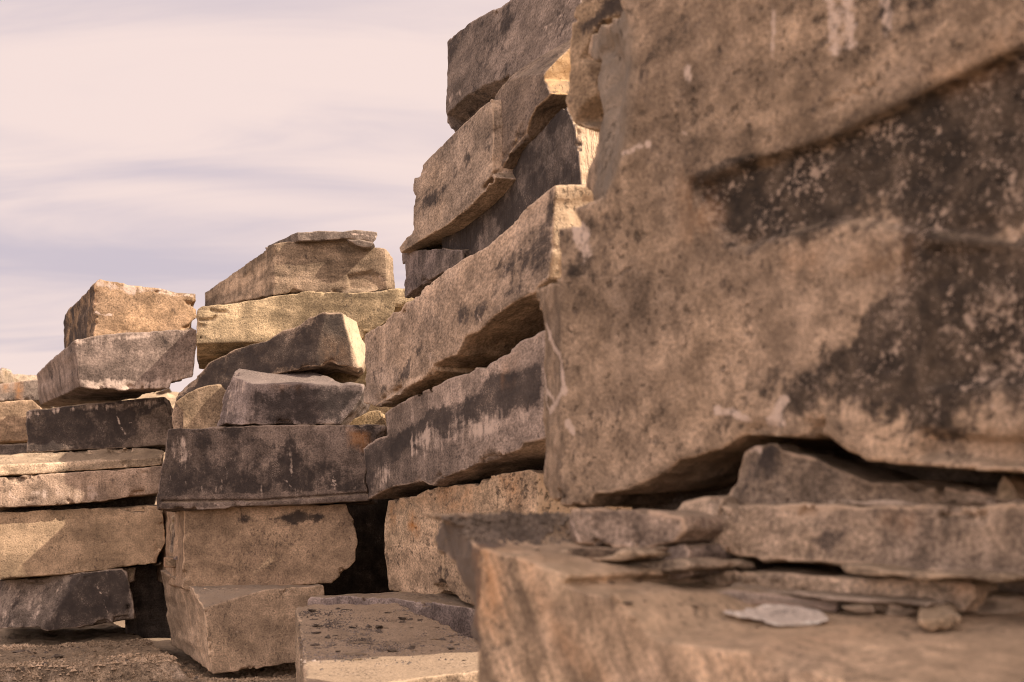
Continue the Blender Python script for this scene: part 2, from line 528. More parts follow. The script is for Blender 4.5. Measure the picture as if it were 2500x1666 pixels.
def carve(name, fr, outline, D=1.0, mat=None, side=None, kz=0.0, feats=(), stains=(), fresh=None, back=None, label='', cat='stone block',
          group=None, h=None, rough=0.002, rside=0.010, chip=0.05, chipr=0.035, warp=0.0055, rnd=0.003, wf=7.0, seed=None, strata=0.010, cf=4.2, grough=0.010, us=1.0):
    """an irregular quarried block: traced front outline, carried back D metres, with broken edges and faces"""
    rs = np.array([seed * 1.7, seed * 0.9, seed * 2.3], np.float32)
    kx, tp = 0.0, 0.0
    if side is not None:
        e = np.array([side[0], side[1], 0.0])
        kx = (e @ fr.t) / (e @ fr.n)
    if back is not None:                          # two front corners and where their far ends are
        (A, A2), (B, B2) = back
        (ua, va), (ub, vb) = fr.at(*A[:2]), fr.at(*B[:2])
        (ua2, va2), (ub2, vb2) = fr.at(*A2[:2], D), fr.at(*B2[:2], D)
        sc = (va2 - vb2) / (va - vb)
        tp = (sc - 1) / D
        kz = (0.5 * (va2 + vb2) - sc * 0.5 * (va + vb)) / D
        kx = (0.5 * (ua2 + ub2) - sc * 0.5 * (ua + ub)) / D

    def inv(u, v, w):
        s_ = 1 + tp * w
        return (u - kx * w) / s_, (v - kz * w) / s_
    pts = []
    for p in outline:
        w = p[2] if len(p) > 2 else 0.0
        pts.append(inv(*fr.at(p[0], p[1], w), w))
    P = np.array(pts)
    if h is None:
        dist = np.linalg.norm(fr.O[:2])
        h = dist / F * 2.44 * 1.0
        h = min(max(h, 0.006), 0.013)
    m = 0.06
    u0, u1, v0, v1 = P[:, 0].min() - m, P[:, 0].max() + m, P[:, 1].min() - m, P[:, 1].max() + m
    hi = h * 0.8
    iu, iv = np.arange(u0, u1 + hi, hi), np.arange(v0, v1 + hi, hi)
    IU, IV = np.meshgrid(iu, iv, indexing='ij')
    S2 = polysdf(IU, IV, pts).astype(np.float32)
    gimg = np.zeros_like(S2)
    for ft in feats:
        if ft[0] == 'plane':
            q = np.array([[*fr.at(p[0], p[1], p[2]), p[2]] for p in ft[1]])
            A = np.linalg.solve(np.c_[q[:, :2], np.ones(3)], q[:, 2])
            gp = A[0] * IU + A[1] * IV + A[2]
            if len(ft) > 2:
                sd_ = polysdf(IU, IV, [fr.at(*p[:2]) for p in ft[2]])
                gp = gp * np.clip(-sd_ / 0.03, 0, 1)
            gimg = np.maximum(gimg, np.minimum(gp, D * 0.95))
        elif ft[0] == 'cut':
            sd_ = polysdf(IU, IV, [fr.at(*p[:2]) for p in ft[1]])
            nn = fbm(np.stack([IU.ravel() * 5, IV.ravel() * 5, 0 * IU.ravel()], 1) + rs, 3).reshape(IU.shape)
            ramp = ft[3]
            gimg = np.maximum(gimg, ft[2] * np.clip((-sd_ + 0.35 * ramp * nn) / ramp, 0, 1) ** (ft[4] if len(ft) > 4 else 1))
        elif ft[0] == 'dent':
            sd_ = polysdf(IU, IV, [inv(*fr.at(*p[:3]), p[2] if len(p) > 2 else 0.0) for p in ft[1]])
            nn = fbm(np.stack([IU.ravel() * 6, IV.ravel() * 6, 0 * IU.ravel()], 1) + rs, 3).reshape(IU.shape)
            gimg = gimg + ft[2] * np.clip((-sd_ + 0.4 * ft[3] * nn) / ft[3], 0, 1)
        elif ft[0] == 'seam':
            ld = linedist(IU, IV, [fr.at(*p[:2]) for p in ft[1]])
            gimg = np.maximum(gimg, ft[2] * np.clip(1 - ld / ft[3], 0, 1))
    gu, gv = np.gradient(gimg, hi)
    cosf = (1 / np.sqrt(1 + np.minimum(gu ** 2 + gv ** 2, 30))).astype(np.float32)
    # voxels
    sD = 1 + tp * D
    lo = np.array([min(u0, u0 * sD + kx * D), -0.06, min(v0, v0 * sD + kz * D)])
    hi3 = np.array([max(u1, u1 * sD + kx * D), D + 0.06, max(v1, v1 * sD + kz * D)])
    n3 = np.ceil((hi3 - lo) / h).astype(int) + 2
    ax = [lo[k] + h * np.arange(n3[k], dtype=np.float32) for k in range(3)]
    UU, VV = np.meshgrid(ax[0], ax[2], indexing='ij')
    dS = np.empty((n3[0], n3[1], n3[2]), np.float32)
    gF = np.empty_like(dS)
    cF = np.empty_like(dS)
    flat = kx == 0 and kz == 0 and tp == 0
    s0 = None
    for j, w in enumerate(ax[1]):
        if s0 is None or not flat:
            uu, vv = inv(UU, VV, w)
            s0, g0, k0 = (sample(im, u0, v0, hi, uu, vv) for im in (S2, gimg, cosf))
        dS[:, j] = s0
        gF[:, j] = g0
        cF[:, j] = k0
    w3 = ax[1][None, :, None]
    dF = np.maximum((gF - w3) * cF, w3 - D)
    base = np.maximum(dS, dF)
    band = (base > -(chip + 0.045)) & (base < 0.045)
    I, J, K = np.nonzero(band)
    Q = np.stack([ax[0][I], ax[1][J], ax[2][K]], 1)
    a, b = dS[band], dF[band]
    # ragged outline
    Qs = (Q + rs) * np.array([us, 1, 1], np.float32)
    f4 = fbm(Qs * wf, 3, 0.6)
    a = a + warp * f4 * 1.8
    hh = np.clip(0.5 + 0.5 * (a - b) / rnd, 0, 1)
    d = a * hh + b * (1 - hh) + rnd * hh * (1 - hh)
    onside = np.clip(0.5 + (a - b) / 0.04, 0, 1)
    back = dF[band] > (ax[1][J] - D) + 1e-3
    amp = rough * (1 - onside) + rside * onside
    d = d + amp * fbm(Qs * 5.5 + 7, 4, 0.55) * 1.5
    gsl = np.nonzero(gF[band] > 0.012)[0]
    if len(gsl): d[gsl] += grough * fbm(Qs[gsl] * np.array([3, 3, 9], np.float32), 4, 0.6)
    if strata:
        d = d + strata * (0.06 + 0.94 * onside) * vn(Qs * np.array([1.3, 1.3, 16], np.float32) + 0.5 * f4[:, None])
    ed = np.nonzero(np.abs(a - b) < 3.2 * chipr)[0]
    if len(ed):
        e_ = np.exp(-np.abs(a[ed] - b[ed]) / chipr) - 0.04
        ch = np.clip(fbm(Qs[ed] * np.float32(cf) + 31, 4, 0.62) * 4.5 - 0.95, 0, 1)
        fine = np.clip(fbm(Qs[ed] * 16 + 3, 2) * 1.6 - 0.1, 0, 1)
        d[ed] += (chip * ch + 0.007 * fine) * np.maximum(e_, 0)
    base[band] = d
    base[[0, -1]] = 1; base[:, [0, -1]] = 1; base[:, :, [0, -1]] = 1
    V, Qd = surface_nets(base, [lo[0], lo[1], lo[2]], h)
    # stains, looked up in the front plane
    attrs = {}
    wn = np.stack([fbm(V * 6 + rs, 3), fbm(V * 6 + rs + 50, 3)], 1) * 0.03
    u_, v_ = inv(V[:, 0], V[:, 2], V[:, 1])
    uf, vf = u_ + wn[:, 0], v_ + wn[:, 1]
    near = np.clip(1.3 - (V[:, 1] - sample(gimg, u0, v0, hi, uf, vf)) / 0.15, 0, 1)
    for st in stains:
        kind = st[0]
        arr = attrs.setdefault(kind, np.zeros(len(V), np.float32))
        if st[1] == 'all':
            arr += st[2]
            continue
        q = [inv(*fr.at(*p[:3]), p[2] if len(p) > 2 else 0.0) for p in st[1]]
        if kind in ('white', 'crack') or (len(st) > 4 and st[4] == 'line'):
            ld = linedist(IU, IV, q)
            im = np.clip(1.2 - ld / st[3], 0, 1) * st[2]
        else:
            sd_ = polysdf(IU, IV, q)
            fe = st[3] * (2.2 if kind == 'dark' and st[2] > 0 else 1.3)
            im = np.clip(0.5 - sd_ / fe, 0, 1) * st[2]
        uq, vq = (uf, vf) if kind not in ('white', 'crack') else (uf - 0.7 * wn[:, 0], vf - 0.7 * wn[:, 1])
        arr += sample(im.astype(np.float32), u0, v0, hi, uq, vq) * near
    gv_ = sample(gimg, u0, v0, hi, u_, v_)
    sv_ = sample(S2, u0, v0, hi, u_, v_)
    attrs['edge'] = np.exp(-np.abs(sv_ - (gv_ - V[:, 1])) / 0.022)
    # vertex normals for 'fresh' faces
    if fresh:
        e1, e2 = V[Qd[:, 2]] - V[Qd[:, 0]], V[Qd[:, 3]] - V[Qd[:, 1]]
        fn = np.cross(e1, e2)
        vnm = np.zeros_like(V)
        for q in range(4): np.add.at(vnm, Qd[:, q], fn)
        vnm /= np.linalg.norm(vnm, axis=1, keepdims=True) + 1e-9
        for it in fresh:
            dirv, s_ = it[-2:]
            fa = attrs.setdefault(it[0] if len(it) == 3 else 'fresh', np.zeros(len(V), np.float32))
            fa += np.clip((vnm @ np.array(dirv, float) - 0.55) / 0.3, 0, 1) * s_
    R = np.stack([fr.t, fr.n, fr.s], 1)
    return name, fr, V, Qd, attrs, mat, label, cat, group, R


def place(res):
    name, fr, V, Qd, attrs, mat, label, cat, group, R = res
    cu, cw, cv = 0.5 * (V[:, 0].min() + V[:, 0].max()), 0.5 * (V[:, 1].min() + V[:, 1].max()), V[:, 2].min()
    if abs(fr.n[2]) < 0.5:
        V = V - np.array([cu, cw, cv], np.float32)
        me = mesh_from(name, V, Qd[:, ::-1] if np.linalg.det(R) < 0 else Qd, mat, attrs)
        o = bpy.data.objects.new(name, me)
        loc = fr.O + R @ np.array([cu, cw, cv])
        o.location = loc
        o.rotation_euler = (0, 0, math.atan2(fr.t[1], fr.t[0]))
    else:
        Vw = V @ R.T.astype(np.float32) + fr.O.astype(np.float32)
        c = np.array([0.5 * (Vw[:, 0].min() + Vw[:, 0].max()), 0.5 * (Vw[:, 1].min() + Vw[:, 1].max()), Vw[:, 2].min()], np.float32)
        me = mesh_from(name, Vw - c, Qd[:, ::-1] if np.linalg.det(R) < 0 else Qd, mat, attrs)
        o = bpy.data.objects.new(name, me)
        o.location = c
    S.collection.objects.link(o)
    tag(o, label, cat, group)
    BLOCKS[label] = o
    return o
# ------------------------------------------------------------------ ground
def ground():
    def axis(lo, a, b, hi, st):
        mid = np.arange(a, b, st)
        k = np.arange(1, 40)
        left = a - st * (1.28 ** k - 1) / 0.28 * 1.0
        right = mid[-1] + st * (1.28 ** k - 1) / 0.28
        left, right = left[left > lo], right[right < hi]
        return np.r_[lo, left[::-1], mid, right, hi]
    xs, ys = axis(-900, -5.4, -0.4, 900, 0.018), axis(-300, 10.6, 14.6, 2000, 0.018)
    X, Y = np.meshgrid(xs, ys, indexing='ij')
    sh = X.shape
    P = np.stack([X.ravel(), Y.ravel(), 0 * X.ravel()], 1)
    n1 = fbm(P * 0.9, 4).reshape(sh)
    n2 = fbm(P * 5 + 9, 4, 0.6).reshape(sh)
    near = np.exp(-np.maximum(np.hypot(X + 2.5, Y - 12) - 5, 0) / 6)
    # bedrock ledge under the far stack, broken front step
    e = linestep(X, Y)
    wob = 0.10 * n1 + 0.05 * n2
    led = np.clip((e + wob) / 0.07, 0, 1)
    Z = -0.02 + 0.02 * n1 + 0.017 * n2 * near
    lay = np.round((n2 * 1.5 + n1) * 2.5) / 2.5
    Z = Z + led * (0.13 + 0.05 * np.clip(Y - 11.6, 0, 3) + 0.012 * lay * near)
    Z = Z + near * 0.02 * np.abs(fbm(P * 3.1 + 4, 4, .65)).reshape(sh) + near * 0.012 * vn(P * np.array([9, 34, 1], np.float32)).reshape(sh)
    V = np.stack([X.ravel(), Y.ravel(), Z.ravel()], 1)
    nx, ny = sh
    i = np.arange(nx * ny).reshape(sh)
    Q = np.stack([i[:-1, :-1].ravel(), i[1:, :-1].ravel(), i[1:, 1:].ravel(), i[:-1, 1:].ravel()], 1)
    mat = stone('ground_stone', (0.36, 0.262, 0.185), (0.25, 0.185, 0.135), patina=0.22, streak=0.0, pale=0.0, dust=(0.30, 0.22, 0.155), con=1.8, seed=41, pits=0.6)
    o = bpy.data.objects.new('ground', mesh_from('ground', V, Q, mat))
    S.collection.objects.link(o)
    tag(o, 'brown quarry ground of broken shale and dust', 'ground', kind='structure')
    return xs, ys, Z


def linestep(X, Y):
    # positive on the ledge; the step runs from far left to behind the middle stack
    return np.minimum((Y - (11.55 + 0.30 * np.clip(X + 3.3, -3, 3))), (-2.62 - 0.47 * (Y - 11.6) - X) * 1.6)


GX, GY, GZ = ground()


def gz(x, y):
    i = np.clip(np.searchsorted(GX, x) - 1, 0, len(GX) - 2)
    j = np.clip(np.searchsorted(GY, y) - 1, 0, len(GY) - 2)
    return float(max(GZ[i, j], GZ[i + 1, j + 1]))


# ------------------------------------------------------------------ left stack
GL = 'blocks of the left stack'
Lf = lambda off=0.0, yaw=15: wallframe(228, 13.0, yaw, off)
L7 = block('stone_block', Lf(-0.05), c2_((-60, 945), (300, 905), (770, 850), (795, 870), (815, 950), (850, 1140), (858, 1168), (600, 1212), (300, 1250), (230, 1222), (-60, 1250)), 1.4,
      stone('shale_split', GREY, GREY2, 0.45, 0.4, 0.25, seed=1),
      feats=[('plane', c2_((505, 920, 0), (270, 1220, 0), (100, 1050, .28)))],
      stains=[('dark', c2_((520, 880), (790, 880), (840, 1120), (300, 1230), (450, 980)), .8, .1), ('pale', c2_((-50, 950), (470, 930), (250, 1200), (-50, 1230)), .9, .1),
              ('white', c2_((600, 930), (640, 1010), (690, 1170)), .3, .010)],
      label='dark grey slab with a split pale corner, lowest of the left stack', group=GL)
L6 = block('stone_block', Lf(0.0), c2_((-60, 499), (200, 486), (400, 475), (700, 463), (1030, 450), (1032, 560), (1040, 640), (1043, 690), (1005, 760), (985, 815), (640, 860), (-60, 922)), 1.4,
      stone('sandstone_plain', (0.46, 0.325, 0.215), (0.37, 0.26, 0.175), 0.02, 0.12, 0.05, seed=2, con=1.0, fleck=.12, strata=0.2), kz=0.0,
      label='plain tan block with a sunlit left end, in the left stack', group=GL)
L5 = block('stone_block', Lf(-0.10), c1_((-60, 1380), (500, 1344), (1000, 1307), (998, 1350), (976, 1480), (850, 1495), (640, 1530), (400, 1550), (-60, 1575)), 1.3,
      stone('limestone_streaked', (0.36, 0.255, 0.19), (0.27, 0.19, 0.145), 0.10, 0.5, 0.35, seed=3),
      stains=[('pale', c1_((-60, 1430), (640, 1420), (640, 1530), (-60, 1575)), 1.0, .12), ('dark', c1_((680, 1340), (870, 1330), (860, 1430), (650, 1450)), .5, .05)],  # dark patch paints the cast shadow; pale streaks stop at its edge
      label='low block with frosted white streaks under the thin pale wavy slab', group=GL)
L4 = block('stone_block', Lf(-0.09), c1_((-60, 1240), (190, 1230), (540, 1206), (840, 1196), (950, 1200), (1012, 1212), (1010, 1260), (1003, 1303), (500, 1340), (-60, 1377)), 1.3,
      stone('limestone_pale', (0.50, 0.37, 0.265), (0.40, 0.29, 0.20), 0.02, 0.1, 0.25, seed=4, strata=0.5),
      feats=[('plane', c1_((-60, 1310, 0), (1000, 1262, 0), (500, 1205, .16)))],
      label='thin pale wavy slab under the black block of the left stack', group=GL)
L3 = block('stone_block', Lf(0.08), c1_((160, 975), (180, 962), (270, 955), (480, 930), (750, 905), (1020, 880), (1050, 900), (1062, 940), (1076, 990), (1072, 1080), (1040, 1180), (840, 1197), (400, 1215), (165, 1228), (161, 1100)), 1.3,
      stone('black_shale', (0.20, 0.145, 0.11), (0.15, 0.11, 0.09), 0.75, 0.6, 0.12, seed=5),
      stains=[('dark', 'all', .14), ('pale', 'all', .45), ('dark', c1_((950, 960), (1080, 900), (1080, 1190), (780, 1210)), -.9, .1), ('white', c1_((722, 940), (722, 1000), (745, 1060), (775, 1115)), .42, .012), ('white', c1_((750, 1052), (815, 1040)), .35, .010), ('pale', c1_((160, 960), (1050, 880), (1050, 930), (160, 1020)), .8, .06)],  # negative dark patch paints the slanting sunlit strip beside the overhang's shadow
      feats=[('cut', c1_((1000, 870), (1090, 880), (1090, 1030), (1040, 1000)), .10, .05)],
      label='black weathered block with a white forked scratch in the left stack', group=GL)
L2 = block('stone_block', Lf(-0.22), c1_((455, 540), (470, 525), (600, 507), (830, 482), (1000, 471), (1218, 468), (1212, 600), (1200, 700), (1195, 765), (1060, 788), (1050, 830), (860, 842), (640, 838), (500, 820), (485, 760), (472, 640)), 2.4,
      stone('shale_white_rim', (0.255, 0.185, 0.15), (0.20, 0.145, 0.12), 0.30, 0.55, 0.30, seed=6), back=(c1_((455, 540), (212, 752)), c1_((490, 828), (250, 940))),
      stains=[('pale', c1_((480, 770), (1060, 770), (1200, 690), (1200, 850), (500, 850)), 1.5, .06), ('pale', c1_((455, 510), (1218, 460), (1218, 500), (455, 560)), 1.2, .05), ('dark', c1_((520, 640), (1190, 600), (1190, 720), (530, 730)), .45, .12)],
      label='grey brown block with a chipped white lower rim, high in the left stack', group=GL)
L1 = block('stone_block', Lf(-0.02, 17), c1_((578, 195), (600, 168), (620, 158), (720, 175), (860, 200), (1000, 215), (1130, 228), (1222, 238), (1226, 320), (1222, 400), (1218, 475), (1000, 482), (600, 515), (582, 506), (579, 350)), 1.9,
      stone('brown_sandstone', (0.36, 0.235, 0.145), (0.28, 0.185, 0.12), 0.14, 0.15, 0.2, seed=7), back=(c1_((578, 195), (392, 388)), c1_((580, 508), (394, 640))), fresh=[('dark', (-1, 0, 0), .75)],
      stains=[('pale', c1_((590, 150), (1230, 230), (1230, 290), (590, 215)), 1.3, .05), ('white', c1_((590, 360), (620, 372), (690, 372)), .8, .014), ('pale', c1_((590, 440), (850, 480), (600, 510)), 1.0, .06), ('dark', c1_((940, 290), (1120, 320), (1100, 400), (960, 360)), .5, .06)],
      feats=[('cut', c1_((1120, 280), (1230, 290), (1230, 335), (1160, 330)), .05, .03), ('cut', c1_((1110, 470), (1230, 370), (1240, 480)), .12, .06)],
      label='brown block sloping to the right, topmost of the left stack', group=GL)
block('stone_block', Lf(0.75), c2_((770, 800), (985, 790), (990, 440), (1130, 440), (1130, 1290), (800, 1290)), .5, stone('gap_fill', GREY2, (0.13, 0.1, 0.085), .4, seed=8),  # added filler, keeps sunlit ground from showing through the gap
      label='added dark backing in the shaded gap left of the middle stack base', group='blocks half hidden in the gaps')
block('stone_slab', Lf(0.12), c2_((620, 868), (1000, 822), (1015, 805), (1030, 815), (1010, 830), (860, 842), (850, 930), (800, 945), (640, 945)), .6, stone('wedge_shale', GREY2, TAN2, .3, seed=9),
      label='thin splintered slab wedged under the plain tan block of the left stack', cat='stone slab')

block('stone_block', Lf(0.55), c1_((-60, 1180), (1000, 1150), (1000, 1330), (940, 1640), (-60, 1680)), .7, stone('core_fill', GREY2, (0.13, 0.1, 0.085), .4, seed=62), h=.014,  # invented inner block, added to keep the thin gaps dark
      label='added dark backing behind the thin shaded gaps of the left stack', group='blocks half hidden in the gaps')

# far left, behind
GF = 'blocks far left behind the left stack'
block('stone_block', wallframe(60, 15.2, 14), c1_((-90, 918), (60, 906), (200, 898), (240, 940), (240, 1150), (165, 1155), (-90, 1168)), 1.2,
      stone('tan_block', (0.37, 0.25, 0.165), (0.30, 0.205, 0.14), .05, .1, .1, seed=10, strata=.6), label='tan block at the left edge beside the black block', group=GF)
block('stone_block', wallframe(60, 15.4, 14), c1_((-90, 1174), (165, 1153), (260, 1150), (260, 1260), (-90, 1260)), 1.2,
      stone('grey_low', GREY, GREY2, .3, .3, .3, seed=11), feats=[('plane', c1_((70, 1200, 0), (20, 1260, 0), (-90, 1180, .4)))], label='grey block low at the left edge with a pale chip', group=GF)
block('stone_block', wallframe(40, 16.5, 12), c1_((-90, 812), (30, 800), (120, 788), (260, 775), (260, 905), (100, 903), (-90, 912)), 1.2,
      stone('rusty_grey', GREY, GREY2, .35, .6, .1, seed=12), stains=[('rust', c1_((100, 790), (135, 790), (130, 900), (95, 900)), 1.2, .06), ('rust', c1_((20, 800), (60, 800), (60, 850), (20, 850)), .9, .06)],
      label='grey block with an orange rust streak at the far left', group=GF)
block('stone_block', wallframe(0, 17.2, 8), c1_((-90, 712), (14, 716), (20, 760), (22, 800), (-90, 806)), 1.0, stone('grey_end', GREY, TAN2, .2, .5, .1, seed=13),
      label='small grey block end at the left edge of the far pile', group=GF)
block('stone_block', wallframe(40, 19.0, 20), c1_((10, 705), (60, 716), (80, 740), (250, 745), (330, 760), (330, 830), (10, 830)), 1.5, stone('pale_far', (0.55, 0.42, 0.30), (0.48, 0.36, 0.26), .0, .1, .1, seed=14),
      label='pale sunlit block in front of the rubble heap', group=GF)

# ------------------------------------------------------------------ middle stack
GM = 'blocks of the middle stack'
Mf = lambda off=0.0, yaw=2, x=412: wallframe(x, 12.0, yaw, off)
block('stone_block', wallframe(518, 11.6, 18), c2_((1248, 988), (1640, 976), (2050, 955), (2050, 1412), (1880, 1442), (1600, 1488), (1340, 1527), (1322, 1400), (1305, 1250), (1280, 1082)), 1.7,
      stone('pale_base', (0.47, 0.335, 0.235), (0.37, 0.265, 0.19), .03, .3, .15, seed=15, con=1.0, fleck=.12, dust=(.33, .25, .19)), side=(-.45, 1), kz=.077,
      feats=[('plane', c2_((1310, 1095, 0), (1510, 1035, 0), (1400, 985, .16)))],
      stains=[('dark', c2_((1500, 1050), (2000, 1000), (2000, 1140), (1550, 1160)), .45, .15), ('pale', c2_((1420, 1230), (1900, 1130), (1900, 1180), (1450, 1280)), .9, .06), ('dark', c2_((1350, 1440), (1900, 1370), (1900, 1460), (1350, 1530)), .3, .1)],
      label='bulky tan block on the ground with a split corner, base of the middle stack', group=GM, chip=.03, cf=7)
block('stone_block', Mf(-.08), c2_((1165, 470), (1500, 462), (2185, 446), (2215, 500), (2250, 560), (2258, 680), (2242, 800), (2200, 850), (2100, 945), (1900, 952), (1500, 966), (1220, 986), (1180, 982), (1150, 970), (1156, 800)), 2.5,
      stone('tan_smooth', (0.40, 0.277, 0.19), (0.325, 0.222, 0.155), .04, .15, .08, seed=16, con=1.0, fleck=.12, strata=.25), side=(-.36, 1),
      stains=[('dark', c2_((1180, 590), (1450, 545), (1900, 490), (2050, 520), (1900, 555), (1500, 570), (1185, 615)), 1.0, .05)],
      label='smooth tan block with a dark curved stain, under the wide black block', group=GM, chip=.03, cf=7)
block('stone_block', Mf(-.22), cZ_((385, 985), (600, 979), (886, 974), (884, 1000), (846, 1030), (842, 1100), (848, 1151), (700, 1160), (420, 1171), (358, 1171), (357, 1150), (370, 1080), (380, 1020)), 1.2,
      stone('black_crust', (0.22, 0.16, 0.13), (0.165, 0.12, 0.1), .55, .5, .28, seed=17),
      feats=[('seam', cZ_((372, 1152), (600, 1150), (845, 1133)), .03, .012)],
      stains=[('dark', 'all', .04), ('pale', 'all', .6), ('dark', cZ_((380, 1060), (850, 1050), (850, 1135), (370, 1140)), .35, .06), ('dark', cZ_((357, 1145), (850, 1128), (850, 1180), (357, 1180)), -1.0, .03),
              ('pale', cZ_((395, 1010), (440, 1000), (450, 1070), (390, 1095)), .55, .12), ('rust', cZ_((800, 985), (850, 1000), (850, 1040), (800, 1030)), .7, .04), ('white', cZ_((655, 1100), (670, 1118), (685, 1130)), .35, .014), ('white', cZ_((765, 1100), (770, 1130)), .45, .03)],
      label='wide black crusted block overhanging the tan blocks in the middle stack', group=GM)
block('stone_block', Mf(.35), c3_((140, 1340), (235, 1275), (300, 1240), (400, 1205), (475, 1198), (560, 1300), (560, 1580), (200, 1580), (205, 1400)), .5,
      stone('tan_stain', (0.29, 0.205, 0.135), (.24, .17, .115), .2, .5, .1, seed=18), stains=[('dark', c3_((300, 1230), (430, 1210), (420, 1340), (350, 1350)), .5, .1)],
      label='tan block with a lichen patch behind the grey trapezoid block', group=GM)
block('stone_block', Mf(.3), c3_((1330, 1580), (1425, 1480), (1560, 1400), (1640, 1384), (1665, 1395), (1668, 1430), (1700, 1480), (1700, 1580)), .8,
      stone('tan_lit', (0.46, 0.33, 0.20), (0.4, 0.28, 0.17), .0, .1, .05, seed=19), label='small tan sunlit block between the grey trapezoid block and the tall wall', group=GM)
block('stone_block', Mf(-.12), c3_((590, 1080, .3), (650, 1065, .45), (850, 1068, .55), (1050, 1075, .5), (1270, 1150, .3), (1525, 1215, .1), (1530, 1240, 0), (1510, 1320, 0), (1430, 1420, 0), (1360, 1502, 0), (1000, 1502, 0), (660, 1497, 0), (640, 1502, 0), (510, 1488, .1), (425, 1522, .2), (500, 1290, .25)), 1.2,
      stone('grey_shale', PURP, PURP2, .08, .25, .1, seed=20, dust=(.27, .205, .18)),
      feats=[('plane', c3_((715, 1200, 0), (1300, 1205, 0), (1000, 1072, .55))), ('plane', c3_((715, 1200, 0), (645, 1495, 0), (500, 1300, .28)))],
      stains=[('dark', c3_((720, 1210), (1200, 1210), (1500, 1260), (1370, 1490), (670, 1480)), .9, .06), ('pale', c3_((500, 1250, .25), (640, 1080, .4), (710, 1200, 0), (640, 1490, 0), (440, 1500, .2)), .9, .05), ('rust', c3_((850, 1200), (1100, 1200), (1050, 1250), (850, 1240)), .3, .06)],
      label='purplish grey block with a sloping top, lying on the wide black block', group=GM)
block('stone_block', Mf(.8), c3_((1050, 1040), (1760, 1040), (1760, 1480), (1500, 1500), (1300, 1420), (1050, 1200)), .6, stone('brown_fill', (.26, .18, .1), (.2, .14, .09), .2, seed=21),  # backing block added where the gap is only in shadow
      label='added brown backing for the shaded gap under the wedge shaped stone', group='blocks half hidden in the gaps')
block('stone_block', wallframe(795, 12.08, 4), c3_((120, 1420, .62), (150, 1310, .62), (200, 1230, .59), (300, 1140, .53), (400, 1045, .47), (560, 960, .38), (700, 900, .31), (820, 880, .24), (930, 815, .18), (1060, 770, .11), (1140, 710, .06), (1240, 680, .02), (1370, 680, .06), (1470, 728, .3), (1590, 800, .62), (1565, 950, .62), (1535, 1117, .62), (1480, 1092, .08), (1300, 1050, .03), (1165, 1078, 0), (1100, 1088, .04), (900, 1120, .18), (600, 1250, .36), (560, 1560, .38), (140, 1560, .62)), 1.3,
      stone('dark_wedge', (0.31, 0.22, 0.16), (0.22, 0.16, 0.12), .50, .6, .25, seed=22, con=1.7, fresh=(.72, .55, .37)),
      feats=[('plane', c3_((1250, 690, 0), (1165, 1075, 0), (1420, 900, .10))), ('plane', c3_((1250, 690, 0), (1165, 1075, 0), (200, 1240, .58))), ('plane', c3_((1375, 690, .06), (1480, 1090, .06), (1560, 900, .6)))],
      stains=[('fresh', c3_((1382, 690, .06), (1600, 800, .62), (1545, 1125, .62), (1486, 1095, .07)), 1.3, .02), ('dark', c3_((150, 1320, .6), (400, 1040, .47), (900, 830, .2), (1240, 680, 0), (1170, 1070, 0), (900, 1100, .2), (400, 1420, .5)), .55, .05), ('dark', c3_((1235, 690, 0), (1372, 690, .06), (1470, 1080, .08), (1290, 1050, .03), (1165, 1075, 0)), .5, .02), ('rust', c3_((1260, 860), (1420, 860), (1450, 1050), (1200, 1050)), .2, .1)],
      label='dark wedge shaped stone with one pale smooth sunlit face, in the middle stack', group=GM, chip=.03, grough=.006)
block('stone_block', wallframe(480, 12.42, 4), c3_((310, 650), (345, 625), (600, 602), (820, 562), (1130, 517), (1450, 532), (1700, 502), (1830, 490), (1960, 480), (1960, 620), (1770, 640), (1740, 700), (1600, 810), (1500, 900), (1000, 900), (700, 915), (560, 960), (470, 968), (300, 970), (303, 800)), 1.3,
      stone('yellow_sandstone', YEL, YEL2, .03, .15, .05, seed=23, fleck=.12, strata=.7), side=(-.2, 1),
      feats=[('seam', c3_((410, 655), (450, 668), (515, 668)), .03, .02), ('seam', c3_((330, 728), (420, 725), (440, 705)), .03, .02), ('plane', c3_((300, 900, 0), (560, 895, 0), (400, 985, .2)))],
      label='yellowish sandstone block under the top block of the middle stack', group=GM)
block('stone_block', Mf(.5, 3, 668), c3_((870, 165), (1050, 142), (1200, 136), (1410, 132), (1480, 180), (1600, 190), (1685, 205), (1860, 245), (1860, 500), (1700, 506), (1430, 542), (1240, 528), (1130, 526), (865, 548), (872, 350)), 2.0,
      stone('banded_brown', (0.30, 0.215, 0.15), (0.235, 0.17, 0.12), .18, .35, .22, seed=24, strata=.8), back=(c3_((870, 165), (372, 528)), c3_((868, 550), (350, 640))),
      feats=[('plane', c3_((1690, 205, 0), (1705, 505, 0), (1850, 400, .14))), ('cut', c3_((1400, 390), (1600, 350), (1690, 420), (1700, 510), (1420, 530)), .03, .04)],
      stains=[('pale', c3_((880, 260), (1300, 250), (1400, 300), (1370, 530), (880, 520)), .55, .1), ('dark', c3_((1690, 230), (1800, 290), (1720, 400), (1690, 350)), .6, .06), ('dark', c3_((1190, 360), (1400, 330), (1690, 400), (1660, 500), (1400, 520), (1380, 420)), .35, .06), ('white', c3_((1605, 415), (1650, 405), (1690, 430)), .5, .015)],
      label='large banded brown block with a wide plain left side, in the middle stack', group=GM)
